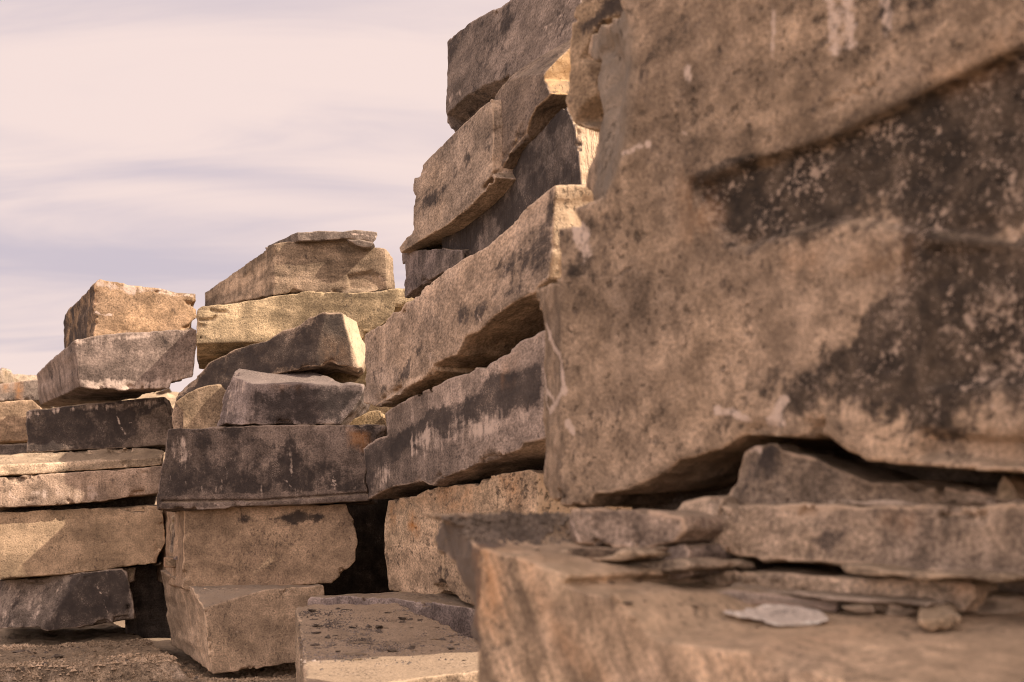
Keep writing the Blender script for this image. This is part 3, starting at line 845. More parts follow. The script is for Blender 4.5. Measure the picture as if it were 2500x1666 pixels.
block('stone_slab', Mf(.42, 3, 668), c3_((1055, 142), (1045, 82), (1200, 72), (1410, 70), (1500, 62), (1640, 75), (1646, 105), (1600, 165), (1560, 142), (1410, 130)), .7,
      stone('slab_grey', GREY, GREY2, .25, .3, .3, seed=25), side=(-.6, 1), stains=[('white', c3_((1440, 95), (1560, 105), (1630, 118)), .5, .014)],
      label='thin grey slab lying on the very top of the middle stack', cat='stone slab', rough=.008)
block('stone_slab', Mf(.38, 3, 668), c3_((1410, 134), (1500, 138), (1600, 166), (1582, 196), (1490, 182)), .4,
      stone('slab_under', GREY, GREY2, .4, .3, .2, seed=26), label='small broken shard jutting out under the thin top slab', cat='stone slab')
block('stone_block', wallframe(420, 12.55, 4), cE_((196, 425), (280, 385), (380, 378), (380, 905), (178, 905), (182, 700)), .6, stone('gap_tan', TAN2, GREY, .1, seed=27),
      label='narrow tan block seen in the gap left of the smooth tan block', group='blocks half hidden in the gaps')
block('stone_block', wallframe(420, 12.4, 4), cE_((100, 950), (150, 945), (400, 985), (400, 1075), (110, 1070)), .5, stone('gap_red', (.28, .17, .11), TAN2, .25, .6, .4, seed=28),
      label='small reddish broken stone in the gap on the base block', group='small stones wedged in the gap')
block('stone_chip', wallframe(420, 12.3, 4), cE_((208, 980), (250, 930), (310, 905), (380, 900), (380, 985), (270, 985)), .3, stone('gap_chip', PURP, GREY, .0, seed=29),
      label='pale pointed chip resting on the small reddish stone in the gap', cat='stone chip')
block('stone_block', wallframe(800, 14.6, 4), c6_((-350, 150), (760, 150), (760, 1030), (-350, 1030)), .8, stone('gap_shade', (.06, .045, .036), (.045, .035, .03), .5, seed=30, dust=(.06, .05, .04), edge=.1),  # added backing; near-black colour stands in for the depth of shade
      label='added near black backing for the shaded gap beside the rust streaked block', group='blocks half hidden in the gaps')

# ------------------------------------------------------------------ tall wall of long blocks
GC = 'long blocks of the tall receding wall'
Cf = lambda off=0.0: wallframe(891, 11.0, -73, off)
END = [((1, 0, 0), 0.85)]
block('stone_slab', wallframe(752, 9.7, -42), c6_((140, 1012), (165, 992), (400, 990), (690, 985), (760, 1002), (1000, 1028), (1230, 1060), (1340, 1090), (1340, 1400), (1000, 1300), (140, 1250)), 1.6,
      stone('purple_slab', PURP, PURP2, .12, .3, .1, seed=31, dust=DUST), label='flat purplish slab under the rust stained block', cat='stone slab', rside=.012)
block('stone_block', Cf(.15), c6_((685, 340), (760, 315), (880, 298), (905, 270), (1020, 245), (1300, 225), (1320, 190), (1450, 155), (1640, 130), (1690, 150), (1690, 420), (1690, 900), (1300, 1062), (1200, 1040), (1100, 962), (1000, 950), (985, 992), (840, 967), (690, 945), (685, 900), (662, 700), (660, 500)), 2.6,
      stone('rust_sandstone', (0.44, 0.315, 0.215), (0.37, 0.26, 0.18), .0, .15, .15, seed=32, fleck=.12, us=.4, pits=.8), fresh=END,
      feats=[('cut', c6_((985, 990), (990, 900), (1060, 880), (1200, 1040), (1100, 975)), .10, .08), ('cut', c6_((1045, 650), (1065, 650), (1065, 900), (1040, 900)), .03, .03)],
      stains=[('rust', c6_((825, 430), (850, 420), (900, 540), (880, 570), (820, 560)), 1.5, .1), ('rust', c6_((700, 400), (730, 400), (735, 500), (705, 500)), 1.0, .1), ('rust', c6_((1450, 200), (1560, 190), (1570, 350), (1500, 300)), 1.1, .15), ('rust', c6_((1030, 290), (1220, 280), (1240, 440), (1100, 430)), .6, .2),
              ('rust', c6_((700, 330), (1300, 240), (1300, 300), (700, 420)), .4, .1), ('dark', c6_((930, 690), (1050, 650), (1180, 800), (1190, 1000), (960, 960)), .45, .15)],
      h=.0105, label='tan block with orange rust streaks, lowest of the tall wall', group=GC, us=.45)
block('stone_block', Cf(.05), c5_((160, 1120), (230, 1070), (330, 1020), (400, 985), (480, 945), (560, 920), (590, 897), (640, 905), (660, 880), (700, 855), (800, 782), (915, 730), (985, 695), (985, 1205), (915, 1235), (820, 1255), (800, 1290), (700, 1325), (600, 1360), (520, 1390), (400, 1440), (380, 1462), (340, 1440), (200, 1467), (75, 1524), (65, 1450), (52, 1285), (130, 1230), (168, 1224)), 2.6,
      stone('patina_streaks', (0.34, 0.25, 0.20), (0.265, 0.195, 0.16), .15, .45, .3, seed=33, us=.4),
      stains=[('dark', c5_((60, 1290), (250, 1200), (350, 1100), (600, 990), (700, 900), (910, 850), (910, 1080), (700, 1130), (560, 1180), (300, 1290), (70, 1420)), 1.0, .06), ('dark', c5_((60, 1290), (165, 1225), (160, 1300), (80, 1500), (65, 1450)), .6, .05), ('pale', c5_((300, 1200), (440, 1120), (600, 1110), (900, 1100), (900, 1180), (600, 1250), (250, 1400), (240, 1300)), .85, .10), ('pale', 'all', .3), ('pale', c5_((100, 1350), (220, 1330), (200, 1470), (100, 1500)), .8, .08), ('rust', c5_((720, 880), (790, 860), (770, 960), (720, 960)), .5, .1), ('pale', c5_((170, 1120), (640, 905), (640, 985), (180, 1200)), .5, .06)],
      h=.0105, label='long block with dark patina and white run marks, low in the tall wall', group=GC, us=.45, chip=.035, cf=6)
block('stone_block', Cf(0), c5_((60, 745), (160, 680), (195, 640), (300, 560), (380, 480), (500, 400), (620, 320), (720, 240), (850, 130), (968, 22), (960, 200), (950, 350), (935, 470), (895, 500), (865, 545), (770, 590), (715, 625), (680, 650), (640, 690), (610, 720), (545, 740), (500, 830), (470, 845), (385, 885), (386, 905), (350, 935), (275, 977), (190, 1035), (105, 1087), (55, 1065), (57, 900)), 2.0,
      stone('long_grey', (0.45, 0.325, 0.24), (0.355, 0.26, 0.20), .10, .35, .2, seed=34, us=.4), fresh=END,
      stains=[('dark', c5_((500, 560), (700, 380), (970, 60), (935, 470), (720, 560), (620, 680), (500, 750)), .5, .08), ('dark', c5_((90, 880), (280, 830), (280, 960), (100, 1080)), .7, .06), ('white', c5_((722, 330), (735, 400), (728, 555)), .45, .012), ('white', c5_((745, 340), (755, 460)), .35, .010), ('pale', c5_((180, 850), (480, 760), (480, 830), (380, 880), (180, 1000)), .9, .08), ('white', c5_((598, 642), (620, 690)), .7, .012), ('pale', c5_((60, 760), (300, 580), (500, 420), (500, 520), (60, 900)), .35, .1)],
      h=.0105, label='very long grey brown block with a pale sunlit end and ragged broken underside', group=GC, us=.45, chip=.05, rside=.022, cf=6)
block('stone_block', Cf(0.33), c5_((240, 343), (430, 325), (520, 330), (520, 430), (430, 440), (390, 470), (330, 500), (270, 545), (250, 566), (243, 450)), 1.0,
      stone('dark_corner', PURP2, GREY2, .35, .7, .15, seed=35, us=.4), label='small dark grooved block at the left end of the tall wall', group=GC, us=.45, chip=.05, cf=6)
block('stone_block', Cf(0.4), c4_((410, 1330), (640, 1070), (900, 800), (1105, 585), (1160, 720), (1180, 850), (1199, 1050), (1198, 1110), (1040, 1110), (800, 1310), (600, 1460), (412, 1610), (409, 1500)), 1.2,
      stone('grooved_dark', (0.26, 0.20, 0.17), (0.19, 0.145, 0.125), .42, .9, .28, grooves=1.0, seed=36, us=.7), fresh=END,
      stains=[('dark', 'all', .22), ('dark', c4_((410, 1390), (640, 1200), (640, 1300), (420, 1540)), .5, .06), ('dark', c4_((800, 1200), (1100, 900), (1190, 1030), (1050, 1100), (800, 1280)), .35, .08), ('pale', c4_((640, 1120), (800, 1010), (800, 1230), (650, 1300)), .6, .1)],
      label='dark block scored with fine vertical grooves in the tall wall', group=GC, us=.45, chip=.035, cf=6)
block('stone_block', Cf(0.27), c4_((250, 990), (345, 890), (438, 790), (560, 678), (692, 552), (700, 700), (695, 960), (716, 1000), (640, 1090), (560, 1170), (430, 1275), (300, 1348), (182, 1418), (172, 1396), (215, 1335), (248, 1290), (250, 1150)), 1.2,
      stone('overhang_brown', (0.38, 0.275, 0.20), (0.30, 0.22, 0.165), .22, .3, .25, seed=37, us=.4),
      stains=[('dark', c4_((250, 1140), (470, 960), (560, 820), (690, 720), (690, 880), (560, 960), (420, 1130), (250, 1250)), .55, .08), ('white', c4_((667, 640), (668, 720)), .4, .012), ('white', c4_((617, 740), (617, 840)), .35, .01), ('pale', c4_((590, 640), (690, 560), (690, 660), (600, 740)), .8, .08), ('crack', c4_((250, 1145), (440, 990)), .35, .01), ('dark', c4_((180, 1400), (430, 1260), (700, 990), (640, 970), (430, 1180), (250, 1290)), -.5, .05)],
      label='overhanging block with a thin projecting lip in the tall wall', group=GC, us=.45, chip=.07)
block('stone_block', Cf(0.33), c4_((708, 545), (745, 490), (790, 430), (900, 280), (985, 188), (1003, 185), (1002, 260), (985, 450), (1022, 530), (1000, 560), (940, 610), (915, 660), (870, 770), (800, 850), (718, 1008), (702, 960), (712, 700)), 1.1,
      stone('broken_brown', (0.36, 0.26, 0.19), (0.29, 0.21, 0.165), .10, .25, .18, seed=38, us=.4, fresh=(.66, .44, .23)), kz=.05, fresh=[((1, 0, 0), .9)],
      feats=[('plane', c4_((800, 440, 0), (925, 425, 0), (960, 180, .30)))],
      stains=[('dark', c4_((800, 640), (1000, 450), (1010, 560), (900, 660), (800, 760)), .3, .1)],
      label='broken block with a yellow rusty sunlit end in the tall wall', group=GC, us=.45, chip=.09)
block('stone_block', Cf(0.55), c4_((443, 235), (520, 163), (700, 50), (745, 40), (800, 0), (1000, -130), (1190, -235), (1190, 330), (985, 345), (800, 432), (740, 482), (690, 542), (560, 682), (438, 792), (435, 600), (440, 400)), 1.3,
      stone('top_purple', (0.25, 0.188, 0.155), (0.19, 0.143, 0.122), .26, .2, .18, seed=39, us=.4, spots=.3),
      feats=[('cut', c4_((438, 640), (480, 600), (560, 525), (650, 485), (790, 430), (700, 545), (560, 690), (430, 800)), .13, .06)],
      stains=[('dark', 'all', .12), ('pale', 'all', .25), ('dark', c4_((445, 240), (760, 50), (900, 100), (700, 230), (450, 360)), .28, .15), ('dark', c4_((445, 590), (560, 640), (440, 780)), .35, .08), ('white', c4_((1000, 160), (1060, 100), (1130, 30)), .35, .05), ('pale', c4_((450, 500), (540, 490), (520, 570), (450, 590)), 1.0, .08), ('pale', c4_((820, 330), (900, 200), (1060, 110), (1000, 200), (880, 300)), .6, .1)],
      label='tall dark block on top of the tall wall against the sky', group=GC, us=.45, chip=.035, cf=6)

BW = Frame((-.7, 11.5, 0), (1, 0, 0), (0, 0, 1), (0, 1, 0))
BW.at = lambda px, py, w=0.0: (px, py)            # this one is given in metres
block('stone_block', BW, [(0, -.05), (1.9, -.05), (1.9, 2.7), (0, 2.65)], 5.0, stone('row_blocker', TAN2, GREY2, .3, seed=63), h=.035,  # hidden sun blocker, added to shade the gap and the smooth tan block
      label='unseen block added behind the tall wall to keep sun off the gap', group='blocks half hidden in the gaps')

# ------------------------------------------------------------------ near stones on the right
block('stone_block', wallframe(1390, 5.85, -38), c4_((1160, -260), (1155, 0), (1130, 300), (1102, 555), (1112, 622), (1150, 700), (1200, 722), (1287, 737), (1312, 650), (1330, 560), (1500, 300), (1560, -260)), .45,
      stone('hollow_tan', (0.37, 0.26, 0.175), (0.30, 0.21, 0.145), .15, .2, .1, seed=40, fresh=(.5, .35, .2)),
      feats=[('cut', c4_((1235, 215), (1300, 120), (1440, 80), (1600, 90), (1600, 560), (1312, 545), (1285, 420), (1195, 330)), .28, .14), ('cut', c4_((1120, 700), (1180, 610), (1310, 535), (1400, 600), (1330, 760)), .18, .12)],
      stains=[('dark', c4_((1200, 120), (1440, -20), (1450, 60), (1270, 140), (1220, 270), (1190, 220)), 1.1, .06), ('dark', c4_((1100, 520), (1170, 500), (1150, 600), (1100, 600)), .9, .05), ('fresh', c4_((1140, 690), (1310, 540), (1320, 740), (1150, 740)), .4, .1)],
      label='hollowed tan block wedged between the tall wall and the huge near block', h=.009)
Nf = wallframe(1340, 5.0, -51.5)
N = block('stone_block', Nf, c8_((420, -420), (385, -60), (375, 30, .05), (330, 85, .28), (240, 170, .54), (230, 228, .56), (290, 272, .39), (268, 350, .43), (300, 430, .32), (285, 560, .34), (265, 640, .37), (240, 720, .41), (208, 790, .45), (235, 845, .28), (215, 880, .05), (200, 950), (185, 958), (100, 962), (96, 1000), (112, 1120), (118, 1170)) +
      c5_((985, 488, .05), (895, 515, .34), (865, 545, .44), (905, 640, .32), (918, 720, .28), (915, 900, .29), (912, 1100, .30), (912, 1235, .31), (895, 1330, .36), (905, 1450, .33), (932, 1532, .24)) +
      c7_((100, 640, .06), (150, 657), (200, 662), (265, 655), (300, 590), (450, 576), (640, 510), (700, 450), (900, 392), (1000, 322), (1200, 327), (1420, 322), (1500, 412), (1600, 447), (1800, 462), (2100, 488), (2300, 500), (2620, 505), (2620, -2000), (1000, -2000)), 1.2,
      stone('near_boulder', (0.41, 0.29, 0.205), (0.335, 0.24, 0.175), .14, .15, .04, seed=43, spots=1.0, con=1.35, pits=.55, fresh=(.25, .215, .175), gscale=1.4, strata=.25, pdark=(0.024, 0.020, 0.017)),
      feats=[('plane', c5_((1000, 600, 0), (1012, 1400, 0), (905, 900, .32)), c5_((-300, 200), (1000, 470), (1012, 1400), (1000, 1700), (-300, 1900))),
             ('plane', c8_((430, 100, 0), (385, 650, 0), (255, 400, .45)), c8_((365, -200), (385, 0), (412, 60), (428, 130), (434, 250), (427, 400), (387, 650), (347, 750), (300, 838), (150, 900), (-600, 900), (-600, -300))),
             ('cut', c8_((1250, 1160), (1500, 1100), (1600, 1160), (1350, 1260)), .02, .1),
             ('cut', c8_((650, 775), (870, 690), (1300, 560), (1650, 380), (2300, 90), (2300, 1100), (1650, 1000), (1300, 950), (860, 1080), (760, 960)), .040, .025),
             ('cut', c8_((1650, 1030), (2400, 985), (2400, 1640), (1660, 1660)), .03, .03),
             ('cut', c7_((1830, 275), (2060, 285), (2240, 305), (2353, 292), (2700, 290), (2700, 520), (1800, 450)), .05, .03),
             ('cut', c7_((990, 330), (1010, 260), (1100, 250), (1200, 270), (1190, 330)), .05, .05),
             ('dent', c8_((300, 110, .3), (400, 130, .1), (415, 300, .05), (372, 560, .04), (300, 660, .2), (300, 450, .28), (285, 300, .32), (250, 220, .38)), .05, .09),
             ('seam', c8_((1250, 462), (1330, 425), (1460, 358)), .02, .012)],
      stains=[('dark', c8_((740, 770), (870, 700), (1300, 570), (1650, 395), (2400, 60), (2400, 420), (1650, 620), (1300, 760), (900, 860), (780, 860)), .35, .03),
              ('dark', c8_((385, 660), (620, 640), (1000, 560), (2091, 190), (2400, 60), (2400, 30), (1650, 375), (1300, 552), (860, 680), (640, 765), (400, 800)), -.7, .03),
              ('pale', c8_((640, 650), (1000, 560), (2091, 215), (2091, 190), (1300, 520), (860, 640)), .7, .05),
              ('crack', c8_((520, 690), (660, 640), (1000, 560), (1300, 440)), .3, .008), ('crack', c8_((700, 755), (860, 690), (1300, 558), (1650, 382), (2100, 190)), .45, .010), ('crack', c8_((1660, 1050), (1655, 1250), (1650, 1560)), .3, .008),
              ('fresh', c8_((375, 20, .05), (410, 60, 0), (428, 130, 0), (434, 250, 0), (427, 400, 0), (387, 650, 0), (347, 750, 0), (300, 838, 0), (200, 860, .1), (190, 780, .22), (245, 640, .28), (255, 350, .4), (215, 230, .45), (225, 165, .42), (330, 70, .25)), .6, .06),
              ('dark', c8_((700, 760), (860, 690), (1300, 560), (1650, 400), (1800, 330), (2400, 150), (2400, 960), (1900, 990), (1650, 960), (1300, 940), (980, 1060), (840, 1080), (760, 980)), 1.0, .14),
              ('dark', c8_((1660, 1040), (2400, 1000), (2400, 1640), (1700, 1660), (1500, 1500), (1560, 1250)), 1.0, .13), ('dark', c8_((1100, 1500), (1500, 1230), (1700, 1200), (1700, 1700), (1050, 1720)), .5, .3),
              ('dark', c7_((1000, 30), (2500, -50), (2500, 170), (1850, 180), (1500, 200), (1100, 130)), .5, .15), ('dark', c8_((1720, 980), (2400, 940), (2400, 1010), (1700, 1035)), -.6, .03),
              ('dark', c8_((450, 150), (800, -100), (1500, -300), (1800, 0), (1300, 200), (900, 420), (440, 560)), .42, .3), ('dark', c8_((105, 970), (260, 960), (350, 1200), (150, 1300)), .45, .12), ('dark', c8_((380, 1150), (700, 1150), (800, 1250), (420, 1300)), .25, .1),
              ('white', c8_((200, 985), (225, 1040), (230, 1060)), .8, .05), ('white', c8_((1262, -80), (1268, 0), (1275, 100), (1290, 215)), .75, .03), ('white', c8_((1335, -60), (1345, 90), (1360, 180)), .75, .028), ('white', c8_((1028, 60), (1025, 130), (1020, 240)), .65, .014), ('white', c8_((1500, -40), (1505, 80), (1500, 140)), .5, .03), ('white', c8_((660, 290), (668, 350)), .7, .02), ('white', c8_((390, 655), (440, 630), (505, 615)), .6, .018), ('white', c8_((610, 650), (625, 600), (660, 560)), .4, .015),
              ('pale', c8_((1150, 400), (1400, 310), (1480, 300), (1300, 420), (1150, 450)), .9, .08), ('white', c7_((880, 200), (960, 215), (1030, 240)), .8, .016), ('white', c7_((1215, 155), (1170, 205), (1135, 250), (1190, 260)), .8, .02), ('white', c5_((925, 700, .25), (970, 790, .12), (1005, 880, .01), (1018, 1010, 0), (990, 1055, .06), (945, 1105, .2)), 1.1, .016), ('white', c5_((918, 920, .28), (930, 1000, .25), (938, 1090, .22)), 1.0, .015), ('white', c5_((935, 1010, .23), (970, 1050, .12)), .9, .012), ('white', c5_((1030, 1170), (1050, 1200)), .7, .02),
              ('white', c7_((175, 270), (190, 300)), .7, .02), ('white', c7_((1890, 60), (1895, 60)), .0, .01), ('rust', c8_((650, 780), (740, 850), (760, 1000), (680, 1010), (640, 880)), .45, .1), ('rust', c8_((1080, 1090), (1250, 1080), (1200, 1170), (1100, 1160)), .35, .08), ('rust', c8_((1420, 1100), (1600, 1050), (1560, 1160), (1420, 1160)), .3, .1), ('rust', c8_((1700, 300), (2400, 60), (2400, 130), (1720, 340)), .4, .1),
              ('pale', c7_((240, 370), (880, 375), (880, 440), (260, 430)), .9, .08), ('dark', c7_((40, 560), (150, 560), (170, 650), (60, 640)), .6, .05)],
      label='huge near block with black lichen filling the right of the view', cat='stone block', h=.0095, rough=.004, chip=.06, grough=.02)

block('stone_block', wallframe(2700, 3.22, -51.5, .05), [(2680, 1230), (9000, 1180), (9000, -6500), (2680, -1900)], 1.3, stone('near_blocker', (0.40, 0.28, 0.195), (0.33, 0.232, 0.165), .2, .22, .04, seed=61), h=.035,  # off-view shadow caster, added to keep sun off the near ledge
      label='unseen block added to shade the near stones, outside the right edge of the view')

# bottom near block, with a broken sloping top
N3f = wallframe(1166, 4.2, -50)
block('stone_block', N3f, c6_((1290, 585, 0), (1090, 476, .30), (1000, 545, .354), (994, 640, .36), (1040, 686, .305), (1100, 700, .235), (1150, 760, .175), (1200, 950, .115), (1222, 1150, .09), (1290, 1320, .012), (1292, 2300, .01))[1:] +
      c7_((500, 2100), (2000, 2300), (2750, 2300), (2750, 1140, .62), (2353, 1128, .62), (1500, 1100, .6), (900, 1050, .5), (420, 1020, .22), (350, 985, .12)) + c6_((1740, 600, .35), (1850, 424, .5), (1500, 440, .46), (1300, 456, .42)), 1.4,
      stone('near_base', (0.44, 0.31, 0.215), (0.35, 0.25, 0.185), .0, .9, .05, seed=44, fleck=.12, strata=.3, diag=.5, gscale=1.3, dust=(.40, .295, .205), dustamt=.55, con=1.15, pdark=(.125, .10, .083)),
      feats=[('plane', c6_((1290, 590, 0), (1300, 1300, 0), (1020, 620, .33)), c6_((-600, 200), (1292, 500), (1298, 2400), (-600, 2400))),
             ('plane', c6_((1290, 585, 0), (1640, 655, 0), (1500, 440, .46)), c6_((900, 300), (2000, 300), (1780, 800), (1640, 700), (1290, 600), (1200, 520))),
             ('plane', c7_((620, 1300, 0), (1500, 1490, 0), (1400, 1110, .6)), c7_((330, 900), (2800, 900), (2800, 1800), (1500, 1560), (1000, 1360), (600, 1330), (400, 1080))),
             ('cut', c7_((508, 1150), (545, 1100), (605, 1085), (605, 1200), (618, 1310), (560, 1240)), .16, .05), ('cut', c7_((352, 1005), (410, 1030), (398, 1100), (362, 1070)), .14, .04),
             ('cut', c7_((1000, 1350), (1250, 1340), (1450, 1500), (1300, 1560)), .05, .1)],
      stains=[('rust', c6_((1290, 600), (1340, 650), (1440, 1000), (1430, 1160), (1310, 1080)), 1.2, .12), ('rust', cH_((400, 0), (520, 60), (700, 500), (620, 520), (450, 100)), .45, .08), ('rust', cH_((740, 700), (860, 760), (880, 950), (800, 900)), .7, .08), ('rust', cH_((950, 900), (1150, 1120), (1000, 1140)), .6, .08), ('dark', cH_((300, 760), (420, 800), (440, 860), (320, 830)), .7, .04),
              ('dark', c6_((1085, 470, .3), (1860, 420, .4), (1640, 600, .1), (1290, 575)), 1.0, .06), ('dark', c6_((985, 540, .35), (1090, 470, .33), (1284, 585, 0), (1294, 1330, 0), (1220, 1180, .28), (1190, 950, .29), (1090, 730, .31), (985, 660, .35)), 1.15, .02), ('fresh', cH_((600, 90), (720, 60), (860, 100), (880, 380), (780, 300)), .35, .08), ('fresh', c7_((400, 1050), (520, 1130), (640, 1300), (800, 1300), (980, 1310), (900, 1230), (640, 1260), (560, 1100)), .45, .1),
              ('rust', c7_((700, 1240), (1150, 1260), (1100, 1330), (800, 1330)), .4, .1), ('dark', c7_((1000, 1340), (1250, 1330), (1420, 1500), (1250, 1500)), .4, .1)],
      label='tan near block with a dark curled left end and rust stained edge, at the bottom', cat='stone block', h=.009, grough=.03, chip=.07)

GT = 'top block in front'
gt = topframe(6.4, .477, .108)
block('stone_block', gt, c6_((62, 1062), (150, 1042), (450, 1036), (740, 1034), (900, 1108), (1100, 1190), (1300, 1288), (1420, 1330), (1420, 1470), (1290, 1492), (1000, 1526), (700, 1566), (400, 1606), (128, 1640), (105, 1300)), .62,
      stone('debris_top', (0.40, 0.29, 0.205), (0.33, 0.24, 0.175), .0, .0, .0, seed=45, strata=.0, dust=(.42, .305, .22)), h=.010, rough=.006, rside=.015,
      label='flat topped block strewn with shale chips and a sunlit front strip', chip=.03)

# rubble layers under the huge near block
pr0 = random.Random(2)
L_N = np.array([-0.0502, -0.1683, 0.9845])
L_P = np.array([0.3821, 3.6235, 0.9256])


def on_ledge(p):
    r = ray(*p[:2])
    return CAM + ((L_P - CAM) @ L_N) / (r @ L_N) * r


def ledgeframe(p, q):
    return frame2(on_ledge(p), on_ledge(q))


GR = 'broken slabs under the huge near block'
sm = dict(h=.0058, chip=.03, warp=.005, rough=.002, rside=.012, strata=.020, cf=9, rnd=.002)
block('stone_slab', wallframe(1345, 4.5, -44), cC_((385, 640), (440, 628), (900, 650), (1345, 662), (1440, 690), (1640, 740), (1660, 870), (1560, 1000), (1150, 1095), (900, 1060), (620, 1050), (300, 1050), (235, 1045), (250, 860)), .6,
      stone('rubble_a', (.36, .255, .185), (.30, .215, .165), .12, .2, .15, seed=46, con=1.7, dustamt=.6), feats=[('plane', cC_((420, 700, 0), (500, 1050, 0), (250, 900, .15)))], stains=[('white', cC_((400, 770), (440, 860), (510, 990)), .7, .010)],
      label='tan slab with a pointed left end just under the near block', cat='stone slab', group=GR, **sm)
block('stone_slab', wallframe(1345, 4.3, -44), cC_((150, 1085), (240, 1052), (640, 1042), (1110, 1060), (1060, 1100), (950, 1170), (620, 1202), (420, 1225), (200, 1222)), .5,
      stone('rubble_b', (.29, .205, .15), (.24, .175, .13), .2, .1, .05, seed=47, con=1.7, dustamt=.6, strata=.8), label='thin dark brown slab under the pointed tan slab', cat='stone slab', group=GR, **sm)
block('stone_slab', wallframe(1500, 4.35, -46), cC_((330, 1300), (690, 1210), (960, 1180), (1110, 1100), (1560, 1000), (1650, 990), (1720, 1110), (1700, 1200), (1760, 1380), (1600, 1420), (1000, 1440), (850, 1400), (700, 1340)), .5,
      stone('rubble_c', (.34, .245, .19), (.25, .185, .155), .18, .1, .15, seed=48, con=1.7, dustamt=.6), stains=[('dark', cC_((1480, 1060), (1640, 1000), (1700, 1120), (1500, 1140)), .5, .04)], label='crumbling grey brown lump of broken layers at the edge of the near base', cat='stone', group=GR, **sm)
block('stone', ledgeframe(*c7_((640, 1010), (780, 1030))), c7_((615, 965), (640, 918), (720, 912), (790, 975), (780, 1012), (640, 1012)), .25,
      stone('rubble_d', (.30, .19, .085), (.24, .15, .07), .05, .1, .0, seed=49), stains=[('rust', 'all', .3)], label='small ochre stone under the dark gap', cat='stone', **sm)
block('stone_slab', wallframe(1750, 4.28, -44), c7_((600, 632), (700, 622), (870, 612), (885, 655), (1600, 663), (2000, 655), (2640, 650), (2640, 1008), (2353, 990), (2100, 986), (1800, 966), (1560, 926), (1100, 906), (740, 886), (715, 842), (760, 780), (850, 715), (700, 712), (625, 702), (588, 682)), .9,
      stone('rubble_e', (.385, .28, .205), (.31, .225, .17), .12, .2, .08, seed=50, con=1.7, dustamt=.6, gscale=1.3), feats=[('plane', c7_((760, 780, 0), (890, 690, 0), (640, 640, .16)))], stains=[('dark', c7_((1430, 790), (1520, 790), (1510, 900), (1430, 890)), .7, .05), ('dark', c7_((1560, 820), (1700, 800), (1690, 920), (1570, 900)), .5, .06), ('dark', c7_((1150, 790), (1240, 760), (1310, 870), (1280, 870), (1220, 800)), .5, .04), ('rust', c7_((1730, 730), (1850, 720), (1820, 780)), .5, .06)],
      label='long tan slab above the long black gap on the right', cat='stone slab', group=GR, **sm)
block('stone_block', wallframe(1750, 4.38, -44), c7_((878, 655), (920, 520), (975, 400), (1040, 365), (1160, 345), (1200, 395), (1330, 430), (1500, 490), (1620, 556), (1800, 550), (2120, 582), (2240, 604), (2640, 640), (2640, 670), (1600, 672)), .7,
      stone('rubble_f', (.36, .26, .19), (.29, .215, .165), .12, .2, .1, seed=51, con=1.7, dustamt=.6, gscale=1.3), feats=[('plane', c7_((1160, 400, 0), (1080, 660, 0), (950, 500, .06)))], stains=[('dark', c7_((960, 420), (1180, 350), (1160, 440), (1050, 540), (980, 500)), .75, .05), ('white', c7_((980, 400), (1060, 380)), .5, .03)],
      label='pointed wedge stone with a mottled black tip poking up under the near block', cat='stone block', group=GR, **sm)
block('stone', wallframe(2440, 3.75, -40), c7_((2195, 625), (2230, 540), (2250, 498), (2290, 540), (2330, 620), (2330, 640), (2200, 640)), .2, stone('rubble_g', (.36, .26, .19), TAN2, .1, seed=52),
      label='small upright splinter of stone at the right edge', cat='stone', **sm)
block('stone_slab', ledgeframe(*c7_((1230, 1084), (1900, 1162))), c7_((420, 985), (600, 932), (720, 925), (900, 955), (1500, 985), (2090, 1006), (2114, 1040), (2112, 1100), (2060, 1165), (1900, 1160), (1480, 1132), (1440, 1112), (1230, 1082), (900, 1056), (700, 1042), (420, 1042)), .5,
      stone('rubble_h', (.33, .24, .175), (.25, .185, .14), .2, .3, .05, seed=53, con=1.7, dustamt=.6), stains=[('dark', c7_((1460, 1010), (1650, 1010), (1640, 1080), (1460, 1080)), .4, .05), ('rust', c7_((2030, 1020), (2100, 1020), (2100, 1070), (2030, 1070)), .5, .04)],
      label='grey layered slab below the long black gap', cat='stone slab', group=GR, **sm)
block('stone_slab', ledgeframe(*c7_((2118, 1118), (2640, 1135))), c7_((2118, 1012), (2640, 1020), (2640, 1125), (2300, 1120), (2118, 1118)), .4, stone('rubble_i', (.27, .2, .15), GREY2, .2, seed=54),
      label='dark brown slab at the right edge below the long gap', cat='stone slab', group=GR, **sm)
block('stone_slab', ledgeframe(*c7_((850, 1132), (1440, 1146))), c7_((840, 1066), (960, 1042), (1100, 1060), (1230, 1086), (1450, 1112), (1440, 1146), (1330, 1142), (1150, 1130), (1000, 1140), (850, 1135)), .3,
      stone('rubble_j', (.28, .2, .16), GREY2, .2, .2, .2, seed=55), label='thin purplish broken layer above the white chip', cat='stone slab', group=GR, **sm)
for q, A, B, lab in [
    (c7_((450, 1075), (620, 1050), (860, 1062), (900, 1085), (700, 1098), (520, 1100)), (500, 1098), (860, 1085), 'thin splintered sheet lying at the left edge of the broken layers'),
    (c7_((1480, 1150), (1700, 1135), (1900, 1160), (1960, 1180), (1750, 1188), (1540, 1175)), (1540, 1175), (1900, 1182), 'thin flaky sheet lying right of the white chip'),
    (c7_((1980, 1130), (2200, 1115), (2420, 1130), (2440, 1150), (2200, 1160), (2010, 1150)), (2010, 1150), (2400, 1156), 'thin flaky sheet at the right edge under the dark brown slab')]:
    block('stone_slab', ledgeframe(*c7_(A, B)), q, .3, stone('sheet', (.33, .245, .18), (.25, .185, .145), .12, .2, .1, seed=len(JOBS)), label=lab, cat='stone slab', group=GR, **sm)
